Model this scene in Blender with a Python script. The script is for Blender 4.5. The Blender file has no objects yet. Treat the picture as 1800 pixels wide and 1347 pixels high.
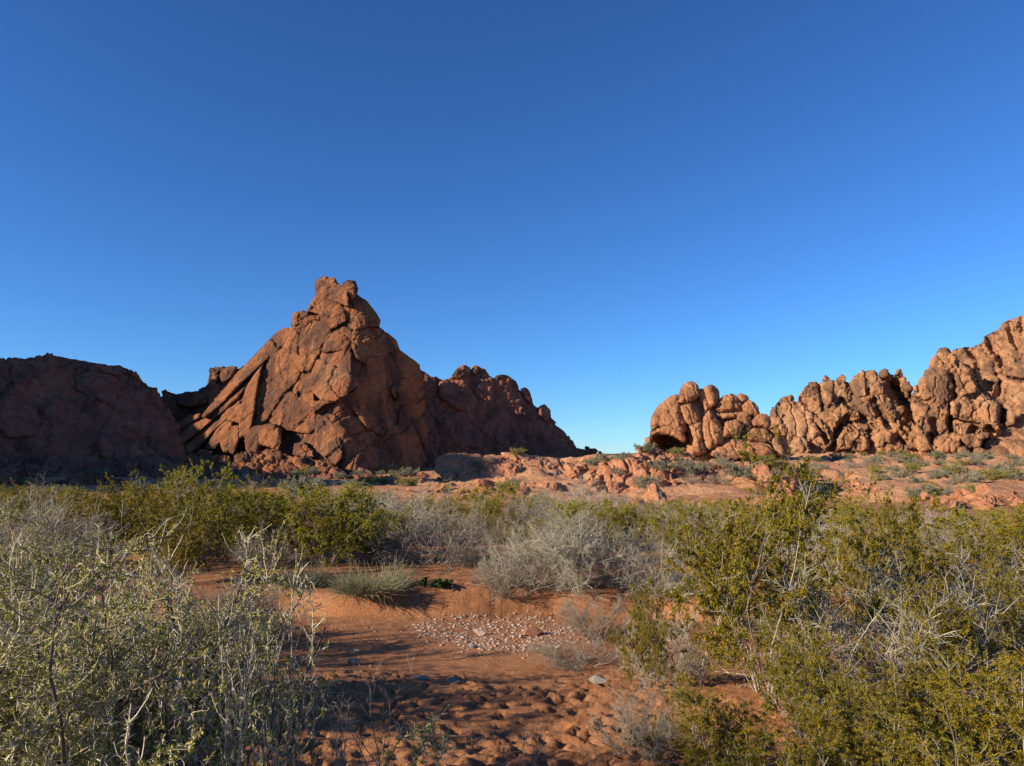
import bpy, bmesh, math
import numpy as np
from mathutils import Vector
from mathutils.geometry import delaunay_2d_cdt

# ------------------------------------------------------------------ camera, sky, sun, exposure
S = bpy.context.scene
COL = S.collection
F_PX, CX, CY, HOR, CAM_H = 1360.0, 900.0, 673.5, 820.0, 1.6
PITCH = math.atan((HOR - CY) / F_PX)
cam_data = bpy.data.cameras.new('camera')
cam = bpy.data.objects.new('camera', cam_data)
COL.objects.link(cam)
cam.location = (0, 0, CAM_H)
cam.rotation_euler = (math.pi / 2 + PITCH, 0, 0)
cam_data.sensor_width = 36.0
cam_data.lens = 36.0 * F_PX / 1800.0
cam_data.clip_start, cam_data.clip_end = 0.05, 9000
S.camera = cam

SUN_EL, SUN_FWD = math.radians(20.0), math.radians(22.0)     # the light travels to the right and a little away from the camera
world = bpy.data.worlds.new('World')
S.world = world
world.use_nodes = True
wn = world.node_tree
wn.nodes.clear()
w_out = wn.nodes.new('ShaderNodeOutputWorld')
w_bg = wn.nodes.new('ShaderNodeBackground')
w_sky = wn.nodes.new('ShaderNodeTexSky')
w_sky.sky_type = 'NISHITA'
w_sky.sun_disc = False
w_sky.sun_elevation = SUN_EL
w_sky.sun_rotation = math.radians(180.0) + (math.pi / 2 - SUN_FWD)
w_sky.altitude = 600
w_sky.air_density = 1.0
w_sky.dust_density = 0.0
w_sky.ozone_density = 7.5
w_bg.inputs['Strength'].default_value = 0.066
w_gam = wn.nodes.new('ShaderNodeGamma')                      # the camera's own contrast, applied to the whole sky
w_gam.inputs['Gamma'].default_value = 1.22
wn.links.new(w_sky.outputs[0], w_gam.inputs['Color'])
w_tint = wn.nodes.new('ShaderNodeMix')                        # and its white balance
w_tint.data_type, w_tint.blend_type = 'RGBA', 'MULTIPLY'
w_tint.inputs[0].default_value = 1.0
w_tint.inputs[7].default_value = (0.93, 1.02, 1.05, 1)
wn.links.new(w_gam.outputs[0], w_tint.inputs[6])
wn.links.new(w_tint.outputs[2], w_bg.inputs['Color'])
wn.links.new(w_bg.outputs[0], w_out.inputs['Surface'])

sun_data = bpy.data.lights.new('sun', 'SUN')
sun = bpy.data.objects.new('sun', sun_data)
COL.objects.link(sun)
sun_data.energy = 5.0
sun_data.angle = math.radians(0.5)
sun_data.color = (1.0, 0.845, 0.63)
sun_dir = Vector((math.cos(SUN_FWD) * math.cos(SUN_EL), math.sin(SUN_FWD) * math.cos(SUN_EL), -math.sin(SUN_EL)))
sun.rotation_euler = sun_dir.to_track_quat('-Z', 'Y').to_euler()
sun.location = (-60, -30, 60)

S.view_settings.view_transform = 'Standard'
S.view_settings.look = 'None'
S.view_settings.gamma = 1
S.view_settings.exposure = 0.8
S.view_settings.use_curve_mapping = False

# ------------------------------------------------------------------ helpers
def px_dir(px, py):
    """direction (per metre of world depth y) through a point of the photograph"""
    u = (np.asarray(px, float) - CX) / F_PX
    v = (CY - np.asarray(py, float)) / F_PX
    den = math.cos(PITCH) - v * math.sin(PITCH)
    return u / den, (math.sin(PITCH) + v * math.cos(PITCH)) / den

def at(px, py, y):
    a, b = px_dir(px, py)
    return np.stack([a * y, np.broadcast_to(y, np.shape(a)) * 1.0, CAM_H + b * y], -1)

def sstep(a, b, x):
    t = np.clip((x - a) / (b - a), 0, 1)
    return t * t * (3 - 2 * t)

def _hash(ix, iy, iz, seed):
    h = (ix.astype(np.int64) * 374761393 + iy.astype(np.int64) * 668265263 + iz.astype(np.int64) * 2147483647 + seed * 144269504) & 0xFFFFFFFF
    h = ((h ^ (h >> 13)) * 1274126177) & 0xFFFFFFFF
    h = ((h ^ (h >> 16)) * 2246822519) & 0xFFFFFFFF
    h = h ^ (h >> 15)
    return (h & 0xFFFFFF) / float(0x1000000)

def vnoise(p, seed=0):
    i = np.floor(p)
    f = p - i
    f = f * f * f * (f * (f * 6 - 15) + 10)
    ix, iy, iz = i[:, 0], i[:, 1], i[:, 2]
    r = 0
    for dx in (0, 1):
        wx = f[:, 0] if dx else 1 - f[:, 0]
        for dy in (0, 1):
            wy = f[:, 1] if dy else 1 - f[:, 1]
            for dz in (0, 1):
                wz = f[:, 2] if dz else 1 - f[:, 2]
                r = r + wx * wy * wz * _hash(ix + dx, iy + dy, iz + dz, seed)
    return r * 2 - 1

def fbm(p, octv=4, seed=0, gain=0.5):
    a, s, r = 1.0, 1.0, 0
    for o in range(octv):
        r = r + a * vnoise(p * s + 17.3 * o, seed + o)
        a *= gain
        s *= 2.03
    return r

def worley(p, seed=0):
    i = np.floor(p)
    f1 = np.full(len(p), 9.0)
    f2 = np.full(len(p), 9.0)
    idv = np.zeros(len(p))
    for dx in (-1, 0, 1):
        for dy in (-1, 0, 1):
            for dz in (-1, 0, 1):
                c = i + np.array([dx, dy, dz])
                q = np.stack([_hash(c[:, 0], c[:, 1], c[:, 2], seed + k) for k in (1, 2, 3)], -1) + c
                d = np.sqrt(((q - p) ** 2).sum(1))
                hid = _hash(c[:, 0], c[:, 1], c[:, 2], seed + 9)
                closer = d < f1
                f2 = np.where(closer, f1, np.minimum(f2, d))
                idv = np.where(closer, hid, idv)
                f1 = np.where(closer, d, f1)
    return f1, f2, idv

def facets(p, seed=0):
    """broken planes: every cell of a jittered lattice tilts its own way"""
    i = np.floor(p)
    f1 = np.full(len(p), 9.0)
    val = np.zeros(len(p))
    for dx in (-1, 0, 1):
        for dy in (-1, 0, 1):
            for dz in (-1, 0, 1):
                c = i + np.array([dx, dy, dz])
                h = [_hash(c[:, 0], c[:, 1], c[:, 2], seed + k) for k in range(1, 8)]
                q = np.stack(h[:3], -1) + c
                dv = p - q
                d = (dv ** 2).sum(1)
                v = (dv * (np.stack(h[3:6], -1) * 2 - 1)).sum(1) * 1.6 + (h[6] - 0.5) * 0.5
                val = np.where(d < f1, v, val)
                f1 = np.minimum(f1, d)
    return val

def slabs(P, n, spacing, seed=0, warp=0.3, wl=5.0):
    """joints along one family of nearly parallel planes: slabs of uneven thickness standing proud or set back, open at the seams"""
    n = np.array(n, float)
    n = n / np.linalg.norm(n)
    s = P @ n / spacing + warp * vnoise(P / wl, seed + 5) + 0.12 * vnoise(P / 1.3, seed + 6) + 50
    i = np.floor(s)
    f = s - i
    z0 = np.zeros_like(i)
    a, b, c = _hash(i, z0, z0, seed + 1), _hash(i, z0 + 1, z0, seed + 2), _hash(i, z0 + 2, z0, seed + 3)
    edge = np.minimum(f, 1 - f) * spacing
    return (a - 0.5) + (f - 0.5) * (b - 0.5) * 1.3 - (0.25 + 0.75 * c) * np.exp(-(edge / 0.16) ** 2) * 0.8

def norm(v):
    return v / np.maximum(np.linalg.norm(v, axis=-1, keepdims=True), 1e-9)

def mesh_from(name, verts, polys, mat=None, smooth=True):
    """polys: list of integer arrays (n,3) or (n,4)"""
    me = bpy.data.meshes.new(name)
    verts = np.ascontiguousarray(verts, np.float32)
    me.vertices.add(len(verts))
    me.vertices.foreach_set('co', verts.ravel())
    polys = [np.asarray(p, np.int32) for p in polys if len(p)]
    loops = np.concatenate([p.ravel() for p in polys])
    tot = np.concatenate([np.full(len(p), p.shape[1], np.int32) for p in polys])
    me.loops.add(len(loops))
    me.loops.foreach_set('vertex_index', loops)
    me.polygons.add(len(tot))
    st = np.concatenate([[0], np.cumsum(tot)[:-1]]).astype(np.int32)
    me.polygons.foreach_set('loop_start', st)
    me.polygons.foreach_set('loop_total', tot)
    me.update(calc_edges=True)
    if smooth:
        me.polygons.foreach_set('use_smooth', np.ones(len(tot), bool))
    if mat:
        me.materials.append(mat)
    return me

def link(name, me, parent=None, loc=(0, 0, 0), rot=(0, 0, 0), scale=(1, 1, 1), kind=None):
    o = bpy.data.objects.new(name, me)
    COL.objects.link(o)
    o.parent = parent
    o.location, o.rotation_euler, o.scale = loc, rot, scale
    if kind:
        o['kind'] = kind
    return o

def tag(o, label, cat, group=None):
    o['label'], o['category'] = label, cat
    if group:
        o['group'] = group
    return o

def thing(name, label, cat, loc=(0, 0, 0), group=None):
    return tag(link(name, None, None, loc), label, cat, group)

# ------------------------------------------------------------------ materials
def new_mat(name):
    m = bpy.data.materials.new(name)
    m.use_nodes = True
    nt = m.node_tree
    nt.nodes.clear()
    out = nt.nodes.new('ShaderNodeOutputMaterial')
    return m, nt, out

class NT:
    """short hand for wiring nodes"""
    def __init__(self, nt):
        self.nt = nt
    def n(self, kind, **kw):
        nd = self.nt.nodes.new(kind)
        for k, v in kw.items():
            setattr(nd, k, v)
        return nd
    def put(self, sock, v):
        if isinstance(v, bpy.types.NodeSocket):
            self.nt.links.new(v, sock)
        else:
            sock.default_value = v
    def noise(self, vec, scale, detail=4, rough=0.55, dist=0.0):
        nd = self.n('ShaderNodeTexNoise')
        self.put(nd.inputs['Vector'], vec)
        nd.inputs['Scale'].default_value = scale
        nd.inputs['Detail'].default_value = detail
        nd.inputs['Roughness'].default_value = rough
        nd.inputs['Distortion'].default_value = dist
        return nd.outputs[0]
    def vor(self, vec, scale, feature='F1'):
        nd = self.n('ShaderNodeTexVoronoi', feature=feature)
        self.put(nd.inputs['Vector'], vec)
        nd.inputs['Scale'].default_value = scale
        return nd.outputs[0]
    def ramp(self, v, *stops):
        nd = self.n('ShaderNodeValToRGB')
        self.put(nd.inputs[0], v)
        el = nd.color_ramp.elements
        while len(el) < len(stops):
            el.new(0.5)
        for e, (p, c) in zip(el, stops):
            e.position = p
            e.color = (c, c, c, 1) if not hasattr(c, '__len__') else (*c, 1)
        return nd.outputs[0]
    def mix(self, fac, a, b, mode='MIX'):
        nd = self.n('ShaderNodeMix', data_type='RGBA', blend_type=mode)
        self.put(nd.inputs[0], fac)
        for s, v in ((nd.inputs[6], a), (nd.inputs[7], b)):
            self.put(s, v if isinstance(v, bpy.types.NodeSocket) else (*v, 1))
        return nd.outputs[2]
    def math(self, op, a, b=0.0):
        nd = self.n('ShaderNodeMath', operation=op)
        self.put(nd.inputs[0], a)
        self.put(nd.inputs[1], b)
        return nd.outputs[0]
    def mapping(self, vec, scale=(1, 1, 1), rot=(0, 0, 0)):
        nd = self.n('ShaderNodeMapping')
        self.put(nd.inputs['Vector'], vec)
        nd.inputs['Scale'].default_value = scale
        nd.inputs['Rotation'].default_value = rot
        return nd.outputs[0]
    def bump(self, height, strength, dist, normal=None):
        nd = self.n('ShaderNodeBump')
        self.put(nd.inputs['Height'], height)
        nd.inputs['Strength'].default_value = strength
        nd.inputs['Distance'].default_value = dist
        if normal is not None:
            self.put(nd.inputs['Normal'], normal)
        return nd.outputs[0]
    def bsdf(self, out, color, rough=0.9, normal=None, spec=0.15):
        nd = self.n('ShaderNodeBsdfPrincipled')
        self.put(nd.inputs['Base Color'], color if isinstance(color, bpy.types.NodeSocket) else (*color, 1))
        nd.inputs['Roughness'].default_value = rough
        nd.inputs['Specular IOR Level'].default_value = spec
        if normal is not None:
            self.put(nd.inputs['Normal'], normal)
        self.nt.links.new(nd.outputs[0], out.inputs['Surface'])
        return nd

def rock_mat(name, c1, c2, pale, varnish, v_lo=0.55, v_hi=0.68, scale=1.0, bump=1.0):
    """red sandstone: two tones, pale scraped patches, dark desert varnish and streaks; fine relief"""
    m, nt, out = new_mat(name)
    g = NT(nt)
    pos = g.n('ShaderNodeNewGeometry').outputs['Position']
    big = g.noise(pos, 0.10 * scale, 5, 0.6, 0.5)
    mid = g.noise(pos, 0.55 * scale, 6, 0.65, 0.3)
    fine = g.noise(pos, 4.0 * scale, 6, 0.7)
    streak = g.noise(g.mapping(pos, (0.5, 0.5, 0.09), (0.25, 0.3, 0)), 0.8 * scale, 5, 0.6, 0.4)
    col = g.mix(g.ramp(mid, (0.35, 0.0), (0.65, 1.0)), c1, c2)
    col = g.mix(g.math('MULTIPLY', g.ramp(big, (0.56, 0.0), (0.72, 1.0)), 0.7), col, pale)
    vm = g.math('ADD', g.math('MULTIPLY', streak, 0.6), g.math('MULTIPLY', g.noise(pos, 0.16 * scale, 5, 0.6), 0.45))
    vmask = g.ramp(vm, (v_lo, 0.0), (v_hi, 0.85))
    vmask = g.math('MULTIPLY', vmask, g.ramp(fine, (0.3, 0.55), (0.6, 1.0)))
    col = g.mix(vmask, col, varnish)
    col = g.mix(0.55, col, g.ramp(fine, (0.34, (0.35, 0.32, 0.30)), (0.6, (1, 1, 1))), 'MULTIPLY')
    h1 = g.noise(pos, 0.9 * scale, 8, 0.68, 0.6)
    h2 = g.vor(g.mapping(pos, (1, 1, 1.7), (0.3, 0.5, 0.2)), 0.8 * scale, 'DISTANCE_TO_EDGE')
    h3 = g.noise(pos, 5.0 * scale, 5, 0.7)
    hh = g.math('ADD', g.math('MULTIPLY', g.ramp(h2, (0.0, 0.0), (0.06, 1.0)), 0.10), h1)
    nrm = g.bump(hh, 0.75 * bump, 0.9 / scale)
    nrm = g.bump(h3, 0.85 * bump, 0.22 / scale, nrm)
    g.bsdf(out, col, 0.92, nrm, 0.1)
    return m

M = {}
M['rock_orange'] = rock_mat('orange_sandstone', (0.56, 0.28, 0.14), (0.47, 0.21, 0.10), (0.60, 0.34, 0.19), (0.18, 0.10, 0.065), 0.56, 0.68)
M['rock_red'] = rock_mat('red_sandstone', (0.41, 0.178, 0.084), (0.32, 0.125, 0.058), (0.47, 0.25, 0.14), (0.095, 0.060, 0.050), 0.485, 0.575)
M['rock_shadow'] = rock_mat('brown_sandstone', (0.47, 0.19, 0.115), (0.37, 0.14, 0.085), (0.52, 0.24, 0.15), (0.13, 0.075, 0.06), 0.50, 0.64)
M['rock_tan'] = rock_mat('tan_sandstone', (0.55, 0.29, 0.145), (0.45, 0.22, 0.108), (0.58, 0.35, 0.20), (0.15, 0.092, 0.064), 0.50, 0.60)
M['rock_pink'] = rock_mat('pink_sandstone', (0.59, 0.29, 0.16), (0.50, 0.21, 0.11), (0.63, 0.37, 0.23), (0.24, 0.11, 0.068), 0.62, 0.78, 2.2)

def sand_mat():
    m, nt, out = new_mat('red_sand')
    g = NT(nt)
    geo = g.n('ShaderNodeNewGeometry')
    pos = geo.outputs['Position']
    at_ = g.n('ShaderNodeAttribute', attribute_name='rocky').outputs['Fac']
    n1 = g.noise(pos, 0.7, 5, 0.6)
    n2 = g.noise(pos, 9.0, 4, 0.65)
    n3 = g.noise(pos, 36.0, 6, 0.85)
    sand = g.mix(g.ramp(n1, (0.3, 0.0), (0.7, 1.0)), (0.44, 0.208, 0.097), (0.36, 0.158, 0.073))
    sand = g.mix(g.math('MULTIPLY', g.ramp(n2, (0.55, 0.0), (0.75, 1.0)), 0.5), sand, (0.28, 0.135, 0.07))
    sand = g.mix(0.65, sand, g.ramp(n3, (0.36, (0.42, 0.38, 0.36)), (0.58, (1, 1, 1))), 'MULTIPLY')
    r1 = g.noise(pos, 0.35, 7, 0.65, 0.5)
    r2 = g.noise(pos, 2.2, 7, 0.7)
    rock = g.mix(g.ramp(r1, (0.35, 0.0), (0.6, 1.0)), (0.65, 0.375, 0.205), (0.55, 0.265, 0.135))
    rock = g.mix(g.math('MULTIPLY', g.ramp(r2, (0.52, 0.0), (0.7, 1.0)), 0.55), rock, (0.34, 0.17, 0.10))
    col = g.mix(at_, sand, rock)
    hb = g.math('ADD', g.math('MULTIPLY', n2, 0.35), g.math('MULTIPLY', n3, 0.30))
    nrm = g.bump(hb, 0.8, 0.05)
    g.nt.nodes.active = None
    rb = g.math('MULTIPLY', g.math('ADD', r2, g.math('MULTIPLY', g.noise(pos, 0.8, 6, 0.65, 0.4), 1.2)), at_)
    nrm = g.bump(rb, 0.8, 0.6, nrm)
    g.bsdf(out, col, 0.95, nrm, 0.08)
    return m
M['sand'] = sand_mat()

def leaf_mat(name, cols, transl=0.16):
    m, nt, out = new_mat(name)
    g = NT(nt)
    rnd = g.n('ShaderNodeNewGeometry').outputs['Random Per Island']
    orr = g.n('ShaderNodeObjectInfo').outputs['Random']
    k = len(cols)
    tc = g.n('ShaderNodeTexCoord').outputs['Object']
    patch = g.ramp(g.noise(tc, 4.5, 3, 0.6), (0.33, 0.0), (0.67, 1.0))
    col = g.ramp(g.math('ADD', g.math('MULTIPLY', rnd, 0.55), g.math('MULTIPLY', patch, 0.45)), *[(i / max(k - 1, 1), c) for i, c in enumerate(cols)])
    col = g.mix(0.45, col, g.ramp(orr, (0.0, (0.65, 0.7, 0.62)), (0.5, (0.85, 0.9, 0.85)), (1.0, (1.0, 0.95, 0.9))), 'MULTIPLY')
    d = g.n('ShaderNodeBsdfPrincipled')
    g.put(d.inputs['Base Color'], col)
    d.inputs['Roughness'].default_value = 0.6
    d.inputs['Specular IOR Level'].default_value = 0.06
    t = g.n('ShaderNodeBsdfTranslucent')
    g.put(t.inputs['Color'], col)
    mx = g.n('ShaderNodeMixShader')
    mx.inputs[0].default_value = transl
    nt.links.new(d.outputs[0], mx.inputs[1])
    nt.links.new(t.outputs[0], mx.inputs[2])
    nt.links.new(mx.outputs[0], out.inputs['Surface'])
    return m

def bark_mat(name, cols):
    m, nt, out = new_mat(name)
    g = NT(nt)
    rnd = g.n('ShaderNodeNewGeometry').outputs['Random Per Island']
    tc = g.n('ShaderNodeTexCoord').outputs['Object']
    k = len(cols)
    col = g.ramp(rnd, *[(i / max(k - 1, 1), c) for i, c in enumerate(cols)])
    n = g.noise(tc, 45.0, 4, 0.65)
    col = g.mix(0.6, col, g.ramp(n, (0.3, (0.5, 0.47, 0.45)), (0.65, (1, 1, 1))), 'MULTIPLY')
    g.bsdf(out, col, 0.85, None, 0.15)
    return m

M['leaf_creosote'] = leaf_mat('creosote_leaf', [(0.045, 0.052, 0.007), (0.115, 0.11, 0.011), (0.225, 0.185, 0.016), (0.33, 0.22, 0.019), (0.38, 0.19, 0.018)])
M['leaf_green'] = leaf_mat('fresh_creosote_leaf', [(0.09, 0.092, 0.011), (0.22, 0.205, 0.021), (0.38, 0.325, 0.034), (0.48, 0.385, 0.047)])
M['leaf_thorn'] = leaf_mat('thorn_bush_leaf', [(0.08, 0.09, 0.014), (0.22, 0.215, 0.034), (0.44, 0.40, 0.11), (0.29, 0.27, 0.04)], 0.08)
M['leaf_sage'] = leaf_mat('grey_green_leaf', [(0.17, 0.17, 0.10), (0.25, 0.245, 0.155), (0.33, 0.32, 0.22)], 0.2)
M['leaf_broad'] = leaf_mat('broad_green_leaf', [(0.035, 0.065, 0.02), (0.06, 0.10, 0.03)], 0.3)
M['straw'] = leaf_mat('dry_grass_blade', [(0.36, 0.32, 0.19), (0.48, 0.43, 0.27), (0.32, 0.31, 0.18), (0.56, 0.51, 0.35)], 0.25)
M['bark_pale'] = bark_mat('pale_bark', [(0.34, 0.30, 0.25), (0.46, 0.42, 0.35), (0.26, 0.23, 0.19)])
M['bark_thorn'] = bark_mat('cream_thorn_bark', [(0.52, 0.46, 0.33), (0.66, 0.59, 0.44), (0.42, 0.36, 0.26)])
M['bark_grey'] = bark_mat('grey_twig', [(0.23, 0.19, 0.145), (0.36, 0.31, 0.245), (0.30, 0.25, 0.20)])
M['bark_white'] = bark_mat('whitish_twig', [(0.38, 0.35, 0.27), (0.50, 0.455, 0.36), (0.31, 0.28, 0.215)])
M['bark_mid'] = bark_mat('old_thorn_bark', [(0.15, 0.12, 0.09), (0.26, 0.22, 0.165), (0.20, 0.165, 0.125)])
M['bark_dark'] = bark_mat('dark_bark', [(0.07, 0.055, 0.045), (0.12, 0.10, 0.085)])

def stone_mat(name, c1, c2, tints=((0.0, (0.55, 0.5, 0.5)), (0.6, (0.9, 0.88, 0.86)), (1.0, (1.1, 1.08, 1.05)))):
    m, nt, out = new_mat(name)
    g = NT(nt)
    tc = g.n('ShaderNodeTexCoord').outputs['Object']
    rnd = g.n('ShaderNodeNewGeometry').outputs['Random Per Island']
    n = g.noise(tc, 9.0, 7, 0.7)
    col = g.mix(g.ramp(n, (0.35, 0.0), (0.65, 1.0)), c1, c2)
    col = g.mix(0.6, col, g.ramp(rnd, *tints), 'MULTIPLY')
    nrm = g.bump(n, 0.7, 0.03)
    g.bsdf(out, col, 0.9, nrm, 0.15)
    return m
M['stone_grey'] = stone_mat('grey_stone', (0.36, 0.325, 0.29), (0.21, 0.19, 0.175))
M['stone_cream'] = stone_mat('cream_stone', (0.62, 0.49, 0.36), (0.50, 0.36, 0.26))
M['stone_red'] = stone_mat('red_stone', (0.42, 0.19, 0.11), (0.33, 0.15, 0.09))
M['pebble'] = stone_mat('pale_pebble', (0.50, 0.40, 0.33), (0.36, 0.25, 0.19), ((0.0, (0.62, 0.42, 0.34)), (0.25, (0.5, 0.5, 0.5)), (0.5, (0.85, 0.74, 0.66)), (0.75, (0.68, 0.72, 0.76)), (1.0, (1.1, 1.1, 1.1))))

# ------------------------------------------------------------------ ground
TY = np.array([-4000, 0, 25, 35, 60, 90, 120, 150, 200, 300, 420, 1500, 4000], float)
TR = np.array([0, 0, .02, .10, .50, 1.35, 2.4, 3.6, 4.9, 5.0, 3.0, -10, -40], float)
TL = np.array([0, 0, .0, .02, .02, .05, .15, .3, .6, .8, .5, -10, -40], float)

def ground_z(x, y):
    x = np.asarray(x, float)
    y = np.asarray(y, float)
    w = sstep(-0.2, 0.17, x / np.maximum(np.abs(y), 1.0))
    z = np.interp(y, TY, TL) * (1 - w) + np.interp(y, TY, TR) * w
    g = lambda cx, cy, rx, ry: np.exp(-((x - cx) / rx) ** 2 - ((y - cy) / ry) ** 2)
    # the wash: a sunken sandy floor, ended by a low cut bank that softens into a trodden mound
    yb = 9.75 + 0.18 * np.sin(x * 1.7) + 0.08 * np.sin(x * 4.1 + 1)
    soft = 0.13 + 0.55 * np.exp(-((x + 0.75) / 0.95) ** 2)
    floor_ = sstep(5.6, 7.6, y) * (1 - sstep(0, 1, (y - yb) / soft)) * sstep(-6.5, -4.5, x) * sstep(4.2, 2.6, x)
    z = z - 0.25 * floor_ + 0.07 * g(-0.75, 10.45, 1.0, 0.45)
    z = z - 1.5 * g(17.3, 43.0, 3.0, 5.0)
    return z

def build_ground():
    ys = [-300, -120, -50, -20, -8, -3, -1, 0, 0.6, 1.1]
    y = 1.5
    while y < 12:
        ys.append(y)
        y += max(0.0057 * y, 0.012)
    while y < 420:
        ys.append(y)
        y += 0.0145 * y
    ys += [500, 700, 1000, 1500, 2500, 4000]
    ys = np.array(ys)
    u = np.linspace(-1, 1, 381)
    ext = 1 + np.array([.12, .35, .8, 1.6, 3, 6, 14])
    u = np.concatenate([-ext[::-1], u, ext])
    half = 0.70 * np.abs(ys) + 1.6
    X = u[None, :] * half[:, None]
    Y = np.repeat(ys[:, None], len(u), 1)
    x, yy = X.ravel(), Y.ravel()
    z = ground_z(x, yy)
    d = np.abs(yy)
    P = np.stack([x, yy, np.zeros_like(x)], -1)
    z = z + (0.006 * fbm(P / 0.10, 2, 15) + 0.004 * fbm(P / 0.30, 2, 16)) * sstep(16, 8, d)
    # soft dune undulation, hummocks, then crumbly rock farther out
    z = z + 0.03 * fbm(P / 1.3, 3, 5) * sstep(2, 5, d) * sstep(60, 20, d)
    wr = sstep(-0.22, 0.02, x / np.maximum(d, 1))
    rocky = sstep(33, 42, yy + 4 * fbm(P / 9, 3, 8)) * (0.25 + 0.75 * wr)
    f1, f2, idv = worley(P / np.array([2.6, 4.0, 1]), 4)
    rough = 0.8 * (idv - 0.5) * sstep(0.0, 0.25, f2 - f1) + 0.5 * fbm(P / 1.7, 4, 31) + 0.6 * fbm(P / 7, 3, 33)
    patch = 0.35 + 0.65 * sstep(-0.25, 0.35, fbm(P / 14, 3, 41))
    z = z + rocky * rough * patch * sstep(300, 120, d) * np.where(yy > 0, 1, 0)
    rk = np.clip(rocky * (0.75 + 0.45 * patch), 0, 1)
    Z = z.reshape(X.shape)
    # footprints trodden into the sand
    rng = np.random.default_rng(3)
    def tread(n, x0, x1, y0, y1, dep):
        for _ in range(n):
            cx, cy = rng.uniform(x0, x1), rng.uniform(y0, y1)
            a = rng.normal(0.25, 0.7)
            lx, ly = rng.uniform(.022, .04), rng.uniform(.04, .085)
            ex = min((cx - x0) / (x1 - x0), (x1 - cx) / (x1 - x0)) * 5
            ey = min((cy - y0) / (y1 - y0), (y1 - cy) / (y1 - y0)) * 6
            dp = dep * rng.uniform(.4, 1.3) * min(1, ex + .1) * min(1, ey + .1)
            j0, j1 = np.searchsorted(ys, [cy - .36, cy + .36])
            if j1 <= j0:
                continue
            hw = 0.70 * cy + 1.6
            i0, i1 = np.searchsorted(u, [(cx - .36) / hw, (cx + .36) / hw])
            dx, dy = X[j0:j1, i0:i1] - cx, Y[j0:j1, i0:i1] - cy
            p, q = dx * math.cos(a) + dy * math.sin(a), -dx * math.sin(a) + dy * math.cos(a)
            r2 = (p / lx) ** 2 + (q / ly) ** 2
            Z[j0:j1, i0:i1] += -dp * np.exp(-r2 ** 2.6) + dp * 0.28 * np.exp(-((np.sqrt(r2) - 1.5) / 0.42) ** 2)
    tread(3300, -3.4, 2.7, 2.0, 7.4, .026)
    tread(260, -1.9, 0.5, 9.6, 11.2, .030)
    tread(380, -2.2, 0.6, 10.8, 14.0, .028)
    verts = np.stack([x, yy, Z.ravel()], -1)
    R, Cn = X.shape
    idx = np.arange(R * Cn).reshape(R, Cn)
    q = np.stack([idx[:-1, :-1], idx[:-1, 1:], idx[1:, 1:], idx[1:, :-1]], -1).reshape(-1, 4)
    me = mesh_from('ground', verts, [q], M['sand'])
    a = me.attributes.new('rocky', 'FLOAT', 'POINT')
    a.data.foreach_set('value', rk.astype(np.float32))
    o = link('ground', me)
    o['kind'] = 'structure'
    o['label'] = 'red sand wash rising into pink bedrock'
    return ys, u, Z
g_ys, g_u, g_Z = build_ground()

def ground_at(x, y):
    """height of the finished ground sheet under a point"""
    j = min(max(int(np.searchsorted(g_ys, y)) - 1, 0), len(g_ys) - 2)
    hw = 0.70 * abs(y) + 1.6
    i = min(max(int(np.searchsorted(g_u, x / hw)), 0), len(g_u) - 1)
    t = (y - g_ys[j]) / (g_ys[j + 1] - g_ys[j])
    return float(g_Z[j, i] * (1 - t) + g_Z[j + 1, i] * t)

RY = np.geomspace(2.5, 600, 1500)
def ray_ground(px, py):
    """where the line of sight through a point of the photograph meets the ground"""
    a, b = px_dir(px, py)
    d = CAM_H + b * RY - ground_z(a * RY, RY)
    k = int(np.argmax(d <= 0))
    y = float(RY[k]) if d[k] <= 0 else 300.0
    x = float(a * y)
    return np.array([x, y, ground_at(x, y)])
# ------------------------------------------------------------------ rock masses
def Z2(*p):
    return [(250 + a / 3.544, 470 + b / 3.544) for a, b in p]
def Z3(*p):
    return [(640 + a / 3.913, 600 + b / 3.913) for a, b in p]
def Z4(*p):
    return [(1000 + a / 4.5, 640 + b / 4.5) for a, b in p]
def Z5(*p):
    return [(1300 + a / 3.6, 540 + b / 3.6) for a, b in p]
def Z1(*p):
    return [(a / 3.208, 440 + b / 3.208) for a, b in p]

def inside(P, poly):
    x, y = P[:, 0], P[:, 1]
    r = np.zeros(len(P), bool)
    j = len(poly) - 1
    for i in range(len(poly)):
        xi, yi = poly[i]
        xj, yj = poly[j]
        c = ((yi > y) != (yj > y)) & (x < (xj - xi) * (y - yi) / (yj - yi + 1e-12) + xi)
        r ^= c
        j = i
    return r

def edge_dist(P, poly):
    d = np.full(len(P), 1e9)
    for i in range(len(poly)):
        a, b = poly[i], poly[(i + 1) % len(poly)]
        ab = b - a
        t = np.clip(((P - a) @ ab) / (ab @ ab + 1e-12), 0, 1)
        d = np.minimum(d, np.linalg.norm(P - (a + t[:, None] * ab), axis=1))
    return d

def gullies(strokes, z):
    """clefts running down a face: lines in the picture plane of a formation, each with its width (px) and depth (m)"""
    st = [(np.array(z(*pts), float), w, dp) for pts, w, dp in strokes]
    def f(px, py):
        P = np.stack([px, py], -1)
        tot = np.zeros(len(P))
        for L, w, dp in st:
            d = np.full(len(P), 1e9)
            for a, b in zip(L[:-1], L[1:]):
                ab = b - a
                t = np.clip(((P - a) @ ab) / (ab @ ab + 1e-9), 0, 1)
                d = np.minimum(d, np.linalg.norm(P - a - t[:, None] * ab, axis=1))
            tot = np.maximum(tot, dp * np.exp(-(d / w) ** 2))
        return tot
    return f

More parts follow.
